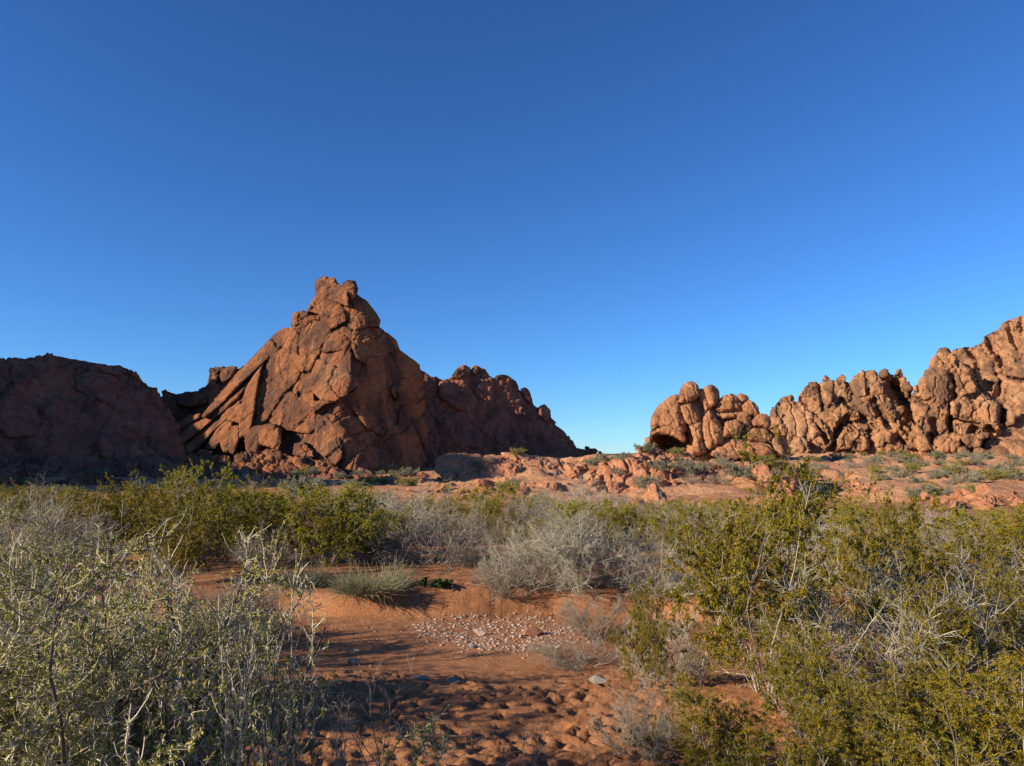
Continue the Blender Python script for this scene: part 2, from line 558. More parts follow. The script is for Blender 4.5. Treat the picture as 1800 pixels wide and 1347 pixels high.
class Mass:
    """one rock formation: its own distance and a leaning, folded face; pieces follow that face"""
    def __init__(self, D, base_py, lean=0.4, ridge=None, kl=0.5, kr=0.7, extra=None):
        self.D, self.base, self.lean, self.ridge, self.kl, self.kr, self.extra = D, base_py, lean, ridge, kl, kr, extra
        self.mpp = D / F_PX
    def depth(self, px, py):
        up = np.maximum((self.base - py) * self.mpp, -3)
        y = self.D + self.lean * up
        if self.ridge is not None:
            rp = np.array(self.ridge, float)
            rx = np.interp(py, rp[:, 1], rp[:, 0])
            dx = (px - rx) * self.mpp
            s = 1.5
            soft = np.sqrt(dx * dx + s * s) - s
            y = y + np.where(dx < 0, self.kl, self.kr) * soft
        if self.extra is not None:
            y = y + self.extra(px, py)
        return y

def rock_piece(name, parent, mass, poly, mat, off=0.0, bulge=1.0, rnd=1.4, tilt=(0, 0), thick=4.0, res=1.7, amp=0.22,
               crack=0.5, seed=0, cs=2.2, smooth_it=1, lump=0.0, lump_s=4.0, label=None, bed=(1, 1, 1), grow=1.1, facet=0.3, fam=(), inset=0):
    rng = np.random.default_rng(seed + 1000)
    P = np.array(poly, float)
    if inset:
        P[:, 1] = np.where(P[:, 1] < mass.base - 20, P[:, 1] + inset, P[:, 1])
    if not name.endswith('body') and grow:                      # pieces
        c_ = P.mean(0)                                # neighbouring pieces crowd each other: only thin joints stay open
        dirs = P - c_
        P = P + dirs / np.maximum(np.linalg.norm(dirs, axis=1, keepdims=True), 1e-6) * grow
        off, bulge, rnd = off * 0.7, bulge * 0.7, rnd * 0.55
        crack *= 0.4
    if ((P[:, 0] * np.roll(P[:, 1], -1) - np.roll(P[:, 0], -1) * P[:, 1]).sum()) > 0:
        P = P[::-1]
    for _ in range(smooth_it):                       # round the traced corners a little
        Q = np.roll(P, -1, 0)
        P = np.stack([0.82 * P + 0.18 * Q, 0.18 * P + 0.82 * Q], 1).reshape(-1, 2)
    out = []
    for i in range(len(P)):
        a, b = P[i], P[(i + 1) % len(P)]
        n = max(1, int(round(np.linalg.norm(b - a) / res)))
        for k in range(n):
            out.append(a + (b - a) * k / n)
    B = np.array(out)
    lo, hi = B.min(0), B.max(0)
    gx, gy = np.meshgrid(np.arange(lo[0], hi[0], res), np.arange(lo[1], hi[1], res * 0.92))
    gx = gx + (np.arange(gx.shape[0]) % 2)[:, None] * res * 0.5
    G = np.stack([gx.ravel(), gy.ravel()], 1)
    G = G + rng.uniform(-.22, .22, G.shape) * res
    G = G[inside(G, B)]
    if len(G):
        G = G[edge_dist(G, B) > 0.45 * res]
    nb = len(B)
    allp = np.concatenate([B, G]) if len(G) else B
    vs, _, fs, ov, _, _ = delaunay_2d_cdt([Vector(p) for p in allp], [(i, (i + 1) % nb) for i in range(nb)], [], 1, 1e-5)
    V = np.array([(v.x, v.y) for v in vs])
    T = np.array([f for f in fs if len(f) == 3], int)
    if inside(V[T].mean(1), B).mean() < 0.99:
        T = T[inside(V[T].mean(1), B)]
    bidx = np.full(nb, -1)
    for vi, src in enumerate(ov):
        for s_ in src:
            if s_ < nb and bidx[s_] < 0:
                bidx[s_] = vi
    dpx = edge_dist(V, B)
    m = mass.mpp
    c = B.mean(0)
    u = np.clip(dpx * m / rnd, 0, 1)
    prof = np.sqrt(np.maximum(0, 1 - (1 - u) ** 2))
    y = mass.depth(V[:, 0], V[:, 1]) - off - bulge * prof + (V[:, 0] - c[0]) * m * tilt[0] + (c[1] - V[:, 1]) * m * tilt[1]
    W = at(V[:, 0], V[:, 1], y)
    # orient the front towards the camera
    a, b, cc = W[T[:, 0]], W[T[:, 1]], W[T[:, 2]]
    if np.cross(b - a, cc - a)[:, 1].mean() > 0:
        T = T[:, ::-1]
    fn = np.cross(W[T[:, 1]] - W[T[:, 0]], W[T[:, 2]] - W[T[:, 0]])
    vn = np.zeros_like(W)
    for k in range(3):
        np.add.at(vn, T[:, k], fn)
    vn = norm(vn)
    so = seed * 3.71
    bedv = np.array(bed, float)
    d = amp * fbm(W / 3.6 + so, 4, seed) + 0.38 * amp * fbm(W / 0.9 + so, 3, seed + 7)
    wq = W * bedv + 0.35 * np.stack([vnoise(W / 1.2, 61), vnoise(W / 1.2, 62), vnoise(W / 1.2, 63)], -1)
    if facet:
        d = d + facet * (0.55 * facets(wq / 3.1 + so, seed) + 0.30 * facets(wq / 1.25 + so, seed + 30))
    for k_, (n_, sp_, w_) in enumerate(fam):
        d = d + w_ * slabs(W, n_, sp_, 600 + 17 * k_)
    if crack > 0:
        q = W * bedv / cs + so + 0.25 * np.stack([vnoise(W / 1.5, 71), vnoise(W / 1.5, 72), vnoise(W / 1.5, 73)], -1)
        f1, f2, idv = worley(q, seed)
        e = f2 - f1
        d = d - crack * amp * np.exp(-(e / 0.10) ** 2) * 1.6 + crack * amp * (idv - 0.5) * 1.4 * sstep(0, .15, e)
    if lump > 0:
        q = W / lump_s + so + 0.2 * np.stack([vnoise(W / 3, 81), vnoise(W / 3, 82), vnoise(W / 3, 83)], -1)
        f1, f2, idv = worley(q, seed + 50)
        d = d + lump * (0.55 - f1 ** 2 * 0.9) + lump * 0.8 * (idv - .5) * sstep(0, .2, f2 - f1) - lump * 0.6 * np.exp(-((f2 - f1) / .07) ** 2)
    W2 = W + vn * d[:, None] * np.where(dpx < 0.1, 0.45, 1.0)[:, None]
    # sides and back
    ring = bidx[bidx >= 0]
    Cw = W2[ring].mean(0)
    n = len(ring)
    r2 = W2[ring].copy()
    r2[:, 0] *= 1 + thick * 0.5 / r2[:, 1]             # flanks run straight back, out of sight
    r2[:, 1] += thick * 0.5
    r2 = r2 + (np.array([Cw[0] * (1 + thick * 0.5 / Cw[1]), 0, Cw[2]]) - np.stack([r2[:, 0], np.zeros(n), r2[:, 2]], 1)) * 0.05
    bk = Cw + np.array([Cw[0] * thick / Cw[1], thick, 0])
    nv = len(W2)
    verts = np.concatenate([W2, r2, bk[None]])
    i2 = nv + np.arange(n)
    quads = np.stack([ring, i2, np.roll(i2, -1), np.roll(ring, -1)], 1)
    fan = np.stack([i2, np.full(n, nv + n), np.roll(i2, -1)], 1)
    # keep the winding of the sides consistent with the front
    e0 = set(map(tuple, np.concatenate([T[:, [0, 1]], T[:, [1, 2]], T[:, [2, 0]]])))
    if (ring[0], ring[1]) in e0:
        quads, fan = quads[:, ::-1], fan[:, ::-1]
        quads = np.stack([np.roll(ring, -1), np.roll(i2, -1), i2, ring], 1)
    org = np.array(parent.location)
    o = link(name, mesh_from(name, verts - org, [T, quads, fan], mat), parent)
    if label:
        o['label'] = label
    return o

def formation(name, label, cat, px, py, D):
    p = at(px, py, D)
    return thing(name, label, cat, (float(p[0]), float(D), float(p[2])))

# ---- the pyramid shaped butte
butte = formation('rock_butte', 'tall pyramid shaped red sandstone butte with two knobs on its tip', 'rock formation', 520, 830, 130)
MB = Mass(130, 830, 0.42, [(618, 480), (625, 560), (612, 640), (606, 690), (590, 730), (600, 780), (620, 840)], 0.55, 1.0)
fins = lambda px, py: np.maximum(0, (470 - px) * 0.03)
sil = Z2((0, 1200), (20, 1080), (200, 990), (370, 930), (500, 760), (660, 590), (840, 400), (890, 378), (935, 385), (945, 290), (1035, 275), (1085, 185), (1080, 110), (1100, 80),
         (1200, 75), (1250, 100), (1340, 95), (1345, 175), (1450, 280), (1475, 370), (1570, 460), (1720, 610), (1760, 780), (1772, 900), (1760, 1300), (1200, 1290), (600, 1270), (200, 1230))
rock_piece('rock_body', butte, MB, sil, inset=5, mat=M['rock_red'], off=-0.1, bulge=0.4, thick=26, res=1.8, amp=0.4, crack=0.0, seed=1, fam=[((-.72, .1, .70), 3.4, .8), ((.80, .25, .55), 4.6, .8)])
FAM_B = [((-.72, .1, .70), 4.2, .36), ((.80, .25, .55), 6.0, .34), ((-.5, .3, .85), 1.5, .10), ((.95, .3, -.2), 9, .3)]
bt = [  # polygon, proud, bulge, rounding, tilt, darker
    ('boulder', Z2((1078, 110), (1090, 80), (1140, 60), (1200, 70), (1222, 110), (1200, 150), (1150, 185), (1085, 185)), 1.2, 1.2, 1.2, (0, 0), 0),
    ('boulder', Z2((1250, 95), (1290, 75), (1335, 85), (1343, 130), (1335, 185), (1300, 205), (1270, 150)), 1.3, 1.0, 1.1, (0.1, 0), 0),
    ('rock_block', Z2((1085, 170), (1110, 120), (1180, 108), (1245, 115), (1272, 150), (1282, 240), (1210, 215), (1130, 190)), 2.0, 0.9, 1.0, (0.15, 0.1), 0),
    ('rock_block', Z2((1033, 272), (1085, 188), (1150, 185), (1230, 220), (1262, 300), (1245, 350), (1180, 375), (1115, 335), (1105, 290)), 1.8, 1.0, 1.0, (0, 0.1), 0),
    ('rock_block', Z2((1140, 240), (1200, 215), (1255, 270), (1262, 330), (1200, 370), (1140, 330)), 2.2, 0.8, 0.9, (0.2, 0.3), 0),
    ('rock_slab', Z2((1285, 200), (1345, 178), (1400, 220), (1450, 280), (1477, 330), (1472, 372), (1400, 362), (1330, 385), (1265, 355), (1258, 260)), 0.9, 0.8, 1.4, (0, 0), 0),
    ('boulder', Z2((932, 355), (945, 290), (1000, 273), (1060, 300), (1110, 325), (1060, 340), (1000, 345), (950, 372)), 1.0, 1.0, 1.0, (0, 0), 0),
    ('rock_block', Z2((880, 490), (930, 390), (960, 350), (1040, 335), (1058, 375), (1010, 430), (960, 500), (920, 535)), 1.0, 1.0, 1.1, (0, 0.1), 0),
    ('rock_slab', Z2((935, 520), (1010, 430), (1060, 340), (1120, 340), (1178, 385), (1130, 450), (1100, 530), (1050, 640), (990, 645), (955, 600)), 1.6, 1.1, 1.3, (0.05, 0), 0),
    ('rock_slab', Z2((745, 650), (830, 540), (880, 510), (945, 555), (955, 610), (985, 650), (955, 720), (880, 780), (830, 865), (790, 935), (700, 1005), (690, 960), (720, 760)), 1.4, 0.9, 1.2, (0.05, 0), 0),
    ('rock_block', Z2((1055, 670), (1100, 560), (1150, 515), (1240, 515), (1302, 540), (1304, 700), (1275, 785), (1200, 828), (1120, 825), (1065, 770), (1030, 710)), 1.7, 1.0, 1.1, (0.12, 0), 0),
    ('rock_block', Z2((1110, 515), (1140, 460), (1200, 400), (1240, 370), (1302, 385), (1312, 470), (1295, 525), (1200, 520), (1140, 530)), 1.5, 1.1, 1.1, (0.1, 0.15), 0),
    ('boulder', Z2((1000, 660), (1045, 640), (1075, 660), (1050, 720), (1060, 770), (1000, 790), (930, 780), (960, 720)), 0.7, 0.8, 0.9, (0, 0), 0),
    ('rock_slab', Z2((800, 930), (850, 860), (900, 790), (960, 770), (970, 830), (930, 880), (890, 960), (860, 1000), (800, 960)), 1.1, 0.9, 1.0, (0, 0), 0),
    ('rock_block', Z2((880, 960), (930, 880), (980, 820), (1060, 800), (1085, 850), (1080, 1000), (1040, 1030), (960, 1020), (870, 1005)), 1.5, 0.9, 1.0, (0.05, 0), 0),
    ('boulder', Z2((975, 800), (1010, 765), (1065, 775), (1070, 830), (1010, 835)), 1.1, 0.8, 0.8, (0, 0), 0),
    ('rock_ledge', Z2((1070, 840), (1130, 825), (1200, 830), (1270, 780), (1285, 800), (1245, 830), (1150, 850), (1110, 880), (1075, 900)), 2.0, 0.8, 0.7, (0, 0.5), 0),
    ('rock_slab', Z2((1085, 880), (1120, 870), (1160, 950), (1200, 1000), (1240, 1090), (1245, 1180), (1200, 1230), (1130, 1160), (1080, 1060)), 1.4, 0.8, 1.0, (0.1, 0), 0),
    ('rock_slab', Z2((1010, 1050), (1080, 1040), (1110, 1100), (1130, 1170), (1200, 1230), (1130, 1215), (1060, 1180), (1050, 1120)), 1.2, 0.8, 1.0, (0, 0.3), 0),
    ('boulder', Z2((940, 1165), (950, 1095), (1010, 1090), (1060, 1140), (1072, 1185), (1000, 1185)), 3.6, 1.0, 0.8, (0, 0.3), 0),
    ('boulder', Z2((728, 1000), (770, 985), (830, 985), (862, 1015), (868, 1080), (850, 1145), (800, 1115), (735, 1100)), 4.0, 1.2, 0.9, (0.3, 0.1), 0),
    ('boulder', Z2((640, 1080), (690, 1000), (735, 990), (735, 1090), (720, 1150), (650, 1160)), 2.6, 1.0, 0.9, (0, 0), 0),
    # the face turned away from the sun
    ('rock_slab', Z2((1312, 390), (1400, 352), (1472, 372), (1575, 455), (1602, 515), (1500, 560), (1400, 600), (1340, 560), (1310, 470)), 0.7, 0.8, 1.4, (0, 0), 1),
    ('boulder', Z2((1370, 450), (1400, 425), (1425, 445), (1410, 478), (1378, 475)), 1.7, 0.7, 0.6, (-0.2, 0.2), 0),
    ('rock_slab', Z2((1304, 540), (1340, 570), (1400, 605), (1395, 690), (1330, 745), (1285, 775), (1304, 700)), 0.8, 0.6, 1.2, (0, 0), 1),
    ('rock_slab', Z2((1400, 605), (1470, 570), (1530, 630), (1560, 740), (1545, 800), (1600, 890), (1590, 990), (1520, 1010), (1460, 930), (1380, 830), (1300, 790), (1340, 745), (1400, 690)), 0.9, 0.7, 1.4, (0, 0), 1),
    ('rock_slab', Z2((1478, 572), (1602, 515), (1722, 612), (1745, 700), (1768, 800), (1700, 860), (1610, 800), (1565, 740), (1530, 630)), 0.4, 0.8, 1.5, (0, 0), 1),
    ('boulder', Z2((1550, 760), (1575, 735), (1602, 735), (1590, 770), (1578, 790), (1590, 825), (1565, 800)), 2.2, 0.7, 0.6, (-0.3, 0), 0),
    ('rock_slab', Z2((1590, 830), (1610, 805), (1705, 860), (1765, 810), (1770, 980), (1760, 1100), (1700, 1010), (1650, 930)), 0.2, 0.7, 1.2, (0, 0), 1),
    ('rock_slab', Z2((1250, 800), (1300, 792), (1380, 835), (1460, 935), (1520, 1015), (1500, 1060), (1430, 1010), (1400, 1000), (1330, 900)), 0.9, 0.7, 1.0, (-0.1, 0.1), 1),
    ('rock_slab', Z2((1110, 870), (1190, 835), (1250, 830), (1320, 900), (1410, 1010), (1380, 1100), (1300, 1060), (1230, 1000), (1160, 930)), -0.5, 0.6, 1.0, (0, 0), 2),
    ('rock_slab', Z2((1240, 1020), (1300, 1065), (1380, 1105), (1330, 1180), (1300, 1270), (1215, 1260), (1250, 1160)), 0.9, 0.7, 1.0, (0, 0), 1),
    ('rock_slab', Z2((1390, 1080), (1430, 1015), (1500, 1065), (1560, 1160), (1610, 1250), (1480, 1280), (1310, 1275), (1340, 1180)), 0.8, 0.8, 1.2, (0, 0), 1),
    ('rock_slab', Z2((1520, 1015), (1595, 985), (1600, 890), (1660, 960), (1720, 1080), (1755, 1170), (1740, 1230), (1610, 1245), (1565, 1160), (1500, 1060)), 1.1, 0.8, 1.3, (0, 0), 1),
]
for i, (nm, po, off, bu, rn, ti, dk) in enumerate(bt):
    rock_piece(nm, butte, MB, po, M['rock_red'], off * 1.15, bu * (.75 if nm != 'boulder' else 1), rn * .8, (ti[0] + .22 * math.sin(i * 2.4), ti[1] + .22 * math.cos(i * 3.7)), 5.0, 1.3, 0.20, 0.0, 20 + i, 1.9, 0, facet=0.10, fam=FAM_B, grow=2.5 if nm != 'boulder' else 1.2)
# slanting fins on its left flank
MF = Mass(129.6, 830, 0.42, [(618, 480), (625, 560), (612, 640), (606, 690), (590, 730), (600, 780), (620, 840)], 0.50, 0.9)
fn_ = [
    (Z2((928, 380), (890, 375), (840, 400), (760, 482), (660, 592), (590, 655), (500, 765), (430, 850), (370, 930), (400, 935), (450, 895), (520, 830), (610, 735), (700, 650), (800, 560), (885, 480), (905, 440)), 0.2, 1.4, 1.0, (-0.15, 0.5), 0),
    (Z2((822, 545), (760, 575), (700, 640), (610, 740), (520, 835), (440, 905), (380, 945), (300, 975), (230, 1040), (140, 1150), (185, 1150), (290, 1075), (400, 990), (500, 905), (600, 820), (690, 690)), 1.6, 1.4, 1.0, (-0.1, 0.4), 0),
    (Z2((365, 912), (290, 918), (210, 975), (110, 1055), (30, 1085), (50, 1130), (130, 1165), (200, 1065), (290, 985), (360, 940)), 0.8, 1.3, 1.0, (-0.1, 0.2), 0),
    (Z2((645, 800), (560, 850), (500, 910), (400, 995), (290, 1080), (160, 1180), (260, 1190), (360, 1120), (430, 1040), (500, 975), (590, 900)), 2.3, 1.2, 1.0, (-0.1, 0.3), 0),
    (Z2((560, 960), (510, 960), (450, 1030), (380, 1130), (440, 1145), (500, 1085), (565, 1000)), 3.2, 1.0, 0.7, (0, 0), 0),
    (Z2((605, 985), (545, 985), (475, 1090), (500, 1150), (575, 1165), (605, 1070)), 3.4, 1.0, 0.7, (0.1, 0), 0),
    (Z2((600, 830), (560, 880), (520, 960), (560, 960), (610, 970), (640, 870)), 2.9, 0.9, 0.7, (0, 0), 0),
    (Z2((752, 600), (690, 680), (640, 760), (605, 890), (600, 1060), (665, 1065), (692, 960), (720, 760)), 3.2, 1.0, 0.8, (0.1, 0), 0),
    (Z2((262, 1180), (300, 1160), (340, 1165), (320, 1190), (275, 1198)), 7.0, 0.8, 0.6, (0, 0.4), 0),
    (Z2((330, 1165), (350, 1130), (400, 1135), (440, 1150), (420, 1180), (350, 1185)), 5.0, 0.8, 0.7, (0, 0.2), 0),
    (Z2((0, 1085), (20, 1060), (55, 1062), (70, 1080), (40, 1090)), 1.0, 0.8, 0.6, (0, 0.2), 0),
]
for i, (po, off, bu, rn, ti, dk) in enumerate(fn_):
    rock_piece('rock_fin' if i < 8 else 'boulder', butte, MF, po, M['rock_red'], off * (.7 if i < 8 else 1), bu, rn, ti, 4.0, 1.3, 0.18, 0.0, 80 + i, 2.0, 0, facet=0.08, fam=[((-.62, .1, .78), 1.6, .16)], grow=.5)
# rubble apron at the foot
ap = [Z2((560, 1200), (640, 1150), (720, 1145), (800, 1130), (880, 1170), (960, 1220), (1040, 1270), (1060, 1310), (900, 1310), (700, 1290)),
      Z2((0, 1160), (120, 1170), (260, 1190), (420, 1175), (560, 1180), (640, 1290), (300, 1310), (0, 1290)),
      Z2((930, 1180), (1060, 1185), (1160, 1215), (1220, 1250), (1240, 1300), (1080, 1310), (980, 1260))]
MA = Mass(122, 838, 1.6, None)
for i, po in enumerate(ap):
    rock_piece('rubble_apron', butte, MA, po, M['rock_red'], 0, 1.0, 2.0, (0, 0), 6, 1.8, 0.45, 1.0, 120 + i, 1.6, lump=0.5, lump_s=2.0)

# ---- small fractured rocks behind the butte, left
saddle = formation('rock_saddle', 'small jagged sandstone crag behind the left flank of the pyramid butte', 'rock formation', 360, 700, 158)
MS = Mass(158, 760, 0.5, None, 0, 0, lambda px, py: (px - 330) * -0.02)
rock_piece('rock_body', saddle, MS, Z1((740, 1050), (770, 900), (840, 850), (895, 835), (912, 820), (912, 795), (935, 785), (960, 800), (1000, 808), (1060, 795), (1110, 795), (1140, 765), (1180, 740), (1182, 665), (1200, 660), (1240, 668), (1290, 655), (1345, 660), (1450, 620), (1450, 1050)), M['rock_red'], -0.5, 0.8, 1.5, thick=10, res=1.6, amp=0.45, crack=0.8, seed=140, cs=3)
for i, po in enumerate([Z1((1180, 760), (1182, 665), (1200, 660), (1235, 680), (1225, 740), (1190, 800)), Z1((1010, 880), (1005, 830), (1040, 805), (1110, 805), (1160, 820), (1170, 870), (1080, 885)),
                        Z1((1240, 720), (1250, 670), (1300, 655), (1340, 665), (1300, 720), (1260, 760)), Z1((1170, 870), (1190, 780), (1235, 750), (1250, 800), (1220, 880))]):
    rock_piece('rock_block', saddle, MS, po, M['rock_red'], 1.3, 1.0, 1.0, (0.1, 0.1), 4, 1.4, 0.3, 0.7, 150 + i, 1.6)

# ---- long ridge on the left, going on out of the picture
ridge_l = formation('rock_ridge', 'long flat topped red ridge in shade at the left', 'rock formation', 120, 830, 128)
ML = Mass(128, 830, 0.75, None, 0, 0, lambda px, py: (px - 120) * 0.05)
sil = Z1((-420, 500), (-200, 560), (0, 603), (80, 606), (200, 606), (330, 607), (440, 620), (560, 632), (700, 655), (735, 672), (765, 708), (815, 752), (862, 792), (890, 832), (940, 920), (1000, 1020), (1050, 1180), (980, 1290), (0, 1320), (-420, 1320))
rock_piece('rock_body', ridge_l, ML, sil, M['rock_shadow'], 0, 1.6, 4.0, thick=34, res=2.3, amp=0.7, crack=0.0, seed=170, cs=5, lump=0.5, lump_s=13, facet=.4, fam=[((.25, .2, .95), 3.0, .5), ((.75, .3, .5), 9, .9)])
ll = [(Z1((560, 1010), (600, 970), (660, 960), (710, 985), (760, 1040), (800, 1090), (860, 1150), (780, 1200), (600, 1200), (540, 1120)), 3.5, 2.0, 2.0),
      (Z1((640, 1150), (700, 1080), (800, 1080), (900, 1150), (950, 1200), (820, 1230), (660, 1220)), 5, 1.6, 1.6),
      (Z1((40, 750), (60, 722), (85, 720), (105, 745), (130, 724), (152, 745), (140, 760), (60, 762)), 2.2, 1.2, 1.0),
      (Z1((0, 800), (30, 768), (110, 790), (180, 860), (230, 960), (200, 1050), (60, 1060), (-30, 1000)), 2.0, 1.8, 2.5),
      (Z1((250, 930), (330, 850), (420, 900), (500, 1000), (560, 1100), (400, 1150), (260, 1080)), 1.2, 1.6, 2.5),
      (Z1((420, 760), (520, 690), (640, 700), (700, 790), (640, 860), (500, 840)), 0.9, 1.4, 2.5),
      (Z1((640, 880), (720, 800), (800, 800), (850, 900), (800, 1000), (700, 980)), 0.8, 1.4, 2.2),
      (Z1((60, 650), (140, 628), (300, 640), (330, 690), (250, 720), (100, 700)), 0.9, 1.0, 1.2),
      (Z1((440, 720), (470, 690), (540, 685), (600, 700), (560, 725)), 1.4, 0.9, 0.8),
      (Z1((540, 660), (620, 640), (700, 660), (740, 700), (660, 705), (570, 690)), 1.2, 0.9, 1.0)]
for i, (po, off, bu, rn) in enumerate(ll):
    rock_piece('rock_lobe', ridge_l, ML, po, M['rock_shadow'], off, bu, rn, (0, 0), 6, 1.8, 0.4, 0.0, 180 + i, 3, lump=0.2, lump_s=6, fam=[((.25, .2, .95), 2.2, .3), ((.75, .3, .5), 5, .4)])
def hill_part():
    """unseen rise of the ridge beyond the left edge, shaped to throw shade into the valley"""
    gx, gy = np.meshgrid(np.linspace(-235, -78, 90), np.linspace(2, 190, 100))
    top = np.interp(gy, [0, 14, 24, 34, 46, 60, 98, 113, 122, 134, 165, 190], [20, 32, 43, 46, 43, 35, 31.5, 29.5, 39, 46, 49, 46])  # crest heights chosen for where the hill's shade should fall
    H = top * sstep(-4, -36, gx + 0.70 * gy) * sstep(-84, -116, gx) * sstep(0, 12, gy) * (0.5 + 0.5 * sstep(-235, -180, gx))
    P = np.stack([gx.ravel(), gy.ravel(), 0 * gx.ravel()], -1)
    f1, f2, idv = worley(P / 14, 5)
    H = H.ravel() * (0.98 + 0.05 * fbm(P / 22, 4, 3)) * (0.98 + 0.08 * (idv - .5)) + 1.2 * fbm(P / 5, 4, 9) * (H.ravel() / 40)
    V = np.stack([gx.ravel(), gy.ravel(), H - 0.6], -1) - np.array(ridge_l.location)
    V[:, 2] += ridge_l.location[2]
    V[:, 2] -= ridge_l.location[2]
    i = np.arange(gx.size).reshape(gx.shape)
    q = np.stack([i[:-1, :-1], i[:-1, 1:], i[1:, 1:], i[1:, :-1]], -1).reshape(-1, 4)
    link('shade_hill', mesh_from('shade_hill', V, [q], M['rock_shadow']), ridge_l)
hill_part()
for i, (po, D_, ln_) in enumerate([([(-160, 862), (-160, 800), (-40, 797), (60, 806), (150, 812), (250, 803), (310, 812), (340, 838), (330, 862)], 104, 2.6),
                                   ([(250, 866), (270, 826), (340, 818), (430, 826), (500, 832), (570, 829), (640, 840), (690, 852), (700, 866)], 92, 2.2),
                                   ([(-160, 874), (-150, 842), (-20, 838), (90, 846), (180, 843), (280, 852), (330, 874)], 66, 2.4)]):
    rock_piece('rubble_apron', ridge_l, Mass(D_, 866, ln_), po, M['rock_shadow'], 0, .8, 1.5, (0, 0), 5, 1.6, 0.5, 0.0, 195 + i, 1.5, lump=0.8, lump_s=2.4, facet=.7, grow=0)

# ---- dark ridge falling to the right behind the butte
ridge_d = formation('rock_ridge', 'shaded brown ridge stepping down to the right behind the pyramid butte', 'rock formation', 900, 812, 165)
MD = Mass(165, 815, 0.55, None, 0, 0, lambda px, py: (px - 780) * 0.075)
sil = Z3((250, 980), (300, 300), (375, 180), (420, 205), (470, 245), (500, 228), (525, 262), (570, 262), (610, 225), (640, 190), (690, 185), (735, 200), (745, 180), (790, 182), (830, 198), (870, 250), (900, 262),
         (905, 240), (950, 233), (1000, 240), (1050, 285), (1072, 340), (1100, 312), (1125, 320), (1155, 380), (1160, 430), (1195, 460), (1215, 440), (1240, 440), (1275, 470), (1285, 520), (1310, 550), (1315, 590),
         (1350, 605), (1380, 625), (1400, 660), (1440, 700), (1450, 730), (1520, 745), (1600, 760), (1640, 790), (1680, 800), (1700, 930), (900, 980))
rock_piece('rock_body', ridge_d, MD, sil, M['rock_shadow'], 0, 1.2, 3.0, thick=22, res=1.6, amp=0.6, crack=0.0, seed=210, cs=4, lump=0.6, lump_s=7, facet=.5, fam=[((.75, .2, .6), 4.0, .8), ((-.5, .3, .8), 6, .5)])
dl = [(Z3((515, 285), (560, 262), (620, 262), (700, 275), (745, 330), (780, 420), (720, 500), (600, 450), (520, 380)), 1.2, 1.6, 2.5, 1),
      (Z3((605, 255), (635, 192), (690, 188), (705, 210), (730, 205), (728, 250), (700, 275), (640, 262)), 2.0, 1.2, 1.2, 0),
      (Z3((733, 220), (740, 182), (775, 178), (800, 205), (790, 230), (750, 232)), 2.0, 1.2, 1.2, 0),
      (Z3((720, 260), (740, 230), (800, 225), (840, 205), (872, 255), (900, 330), (860, 420), (790, 400), (740, 310)), 1.4, 1.4, 2.0, 1),
      (Z3((902, 262), (910, 240), (960, 234), (1005, 245), (1020, 265), (960, 270)), 1.8, 1.0, 1.0, 0),
      (Z3((920, 300), (950, 270), (1030, 265), (1060, 320), (1055, 350), (1000, 330), (960, 320)), 1.6, 1.0, 1.0, 0),
      (Z3((930, 320), (1000, 335), (1060, 350), (1100, 440), (1120, 540), (1040, 520), (970, 430)), 0.9, 1.4, 2.0, 1),
      (Z3((1075, 330), (1105, 312), (1130, 330), (1155, 390), (1155, 440), (1110, 400)), 1.6, 1.2, 1.2, 1),
      (Z3((1195, 500), (1210, 445), (1240, 440), (1255, 465), (1275, 470), (1285, 520), (1250, 560)), 1.6, 1.2, 1.2, 1),
      (Z3((1110, 560), (1180, 480), (1260, 570), (1330, 640), (1400, 720), (1300, 720), (1180, 660)), 0.9, 1.2, 2.0, 1),
      (Z3((560, 560), (640, 470), (740, 520), (820, 640), (820, 740), (680, 720), (560, 660)), 0.9, 1.4, 2.5, 1),
      (Z3((860, 480), (940, 470), (1020, 560), (1080, 680), (1040, 740), (920, 700), (860, 600)), 0.9, 1.4, 2.5, 1),
      (Z3((1520, 745), (1530, 725), (1550, 730), (1555, 742), (1590, 742), (1605, 758), (1570, 765)), 1.2, 0.8, 0.7, 0),
      (Z3((1610, 780), (1620, 758), (1640, 765), (1650, 795), (1620, 800)), 1.2, 0.8, 0.7, 1)]
for i, (po, off, bu, rn, dk) in enumerate(dl):
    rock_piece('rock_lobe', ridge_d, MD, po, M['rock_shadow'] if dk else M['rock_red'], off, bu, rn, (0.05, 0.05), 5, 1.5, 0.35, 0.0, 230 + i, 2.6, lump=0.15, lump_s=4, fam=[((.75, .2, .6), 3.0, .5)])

# ---- right hand formations
R1 = formation('rock_outcrop', 'rounded fluted sandstone knobs with a dark shaded hollow below, right of the gap', 'rock formation', 1250, 797, 118)
M1 = Mass(118, 800, 0.45, None, 0, 0, lambda px, py: np.abs(px - 1215) * 0.006)
sil = Z4((540, 760), (565, 690), (605, 600), (640, 540), (650, 440), (660, 380), (700, 345), (760, 285), (840, 250), (870, 230), (890, 190), (930, 150), (980, 142), (1020, 172), (1035, 205), (1072, 198), (1090, 172), (1140, 165),
         (1180, 200), (1190, 280), (1240, 248), (1300, 235), (1330, 250), (1355, 232), (1400, 245), (1420, 290), (1460, 312), (1490, 350), (1500, 395), (1560, 408), (1590, 450), (1590, 490), (1700, 480), (1730, 520), (1725, 600), (1750, 680), (1720, 760), (1100, 770))
M1b = Mass(118, 800, 0.45, None, 0, 0, lambda px, py: np.abs(px - 1215) * 0.006 + 8 * np.exp(-((px - 1178) / 30) ** 4 - ((py - 779) / 17) ** 4))
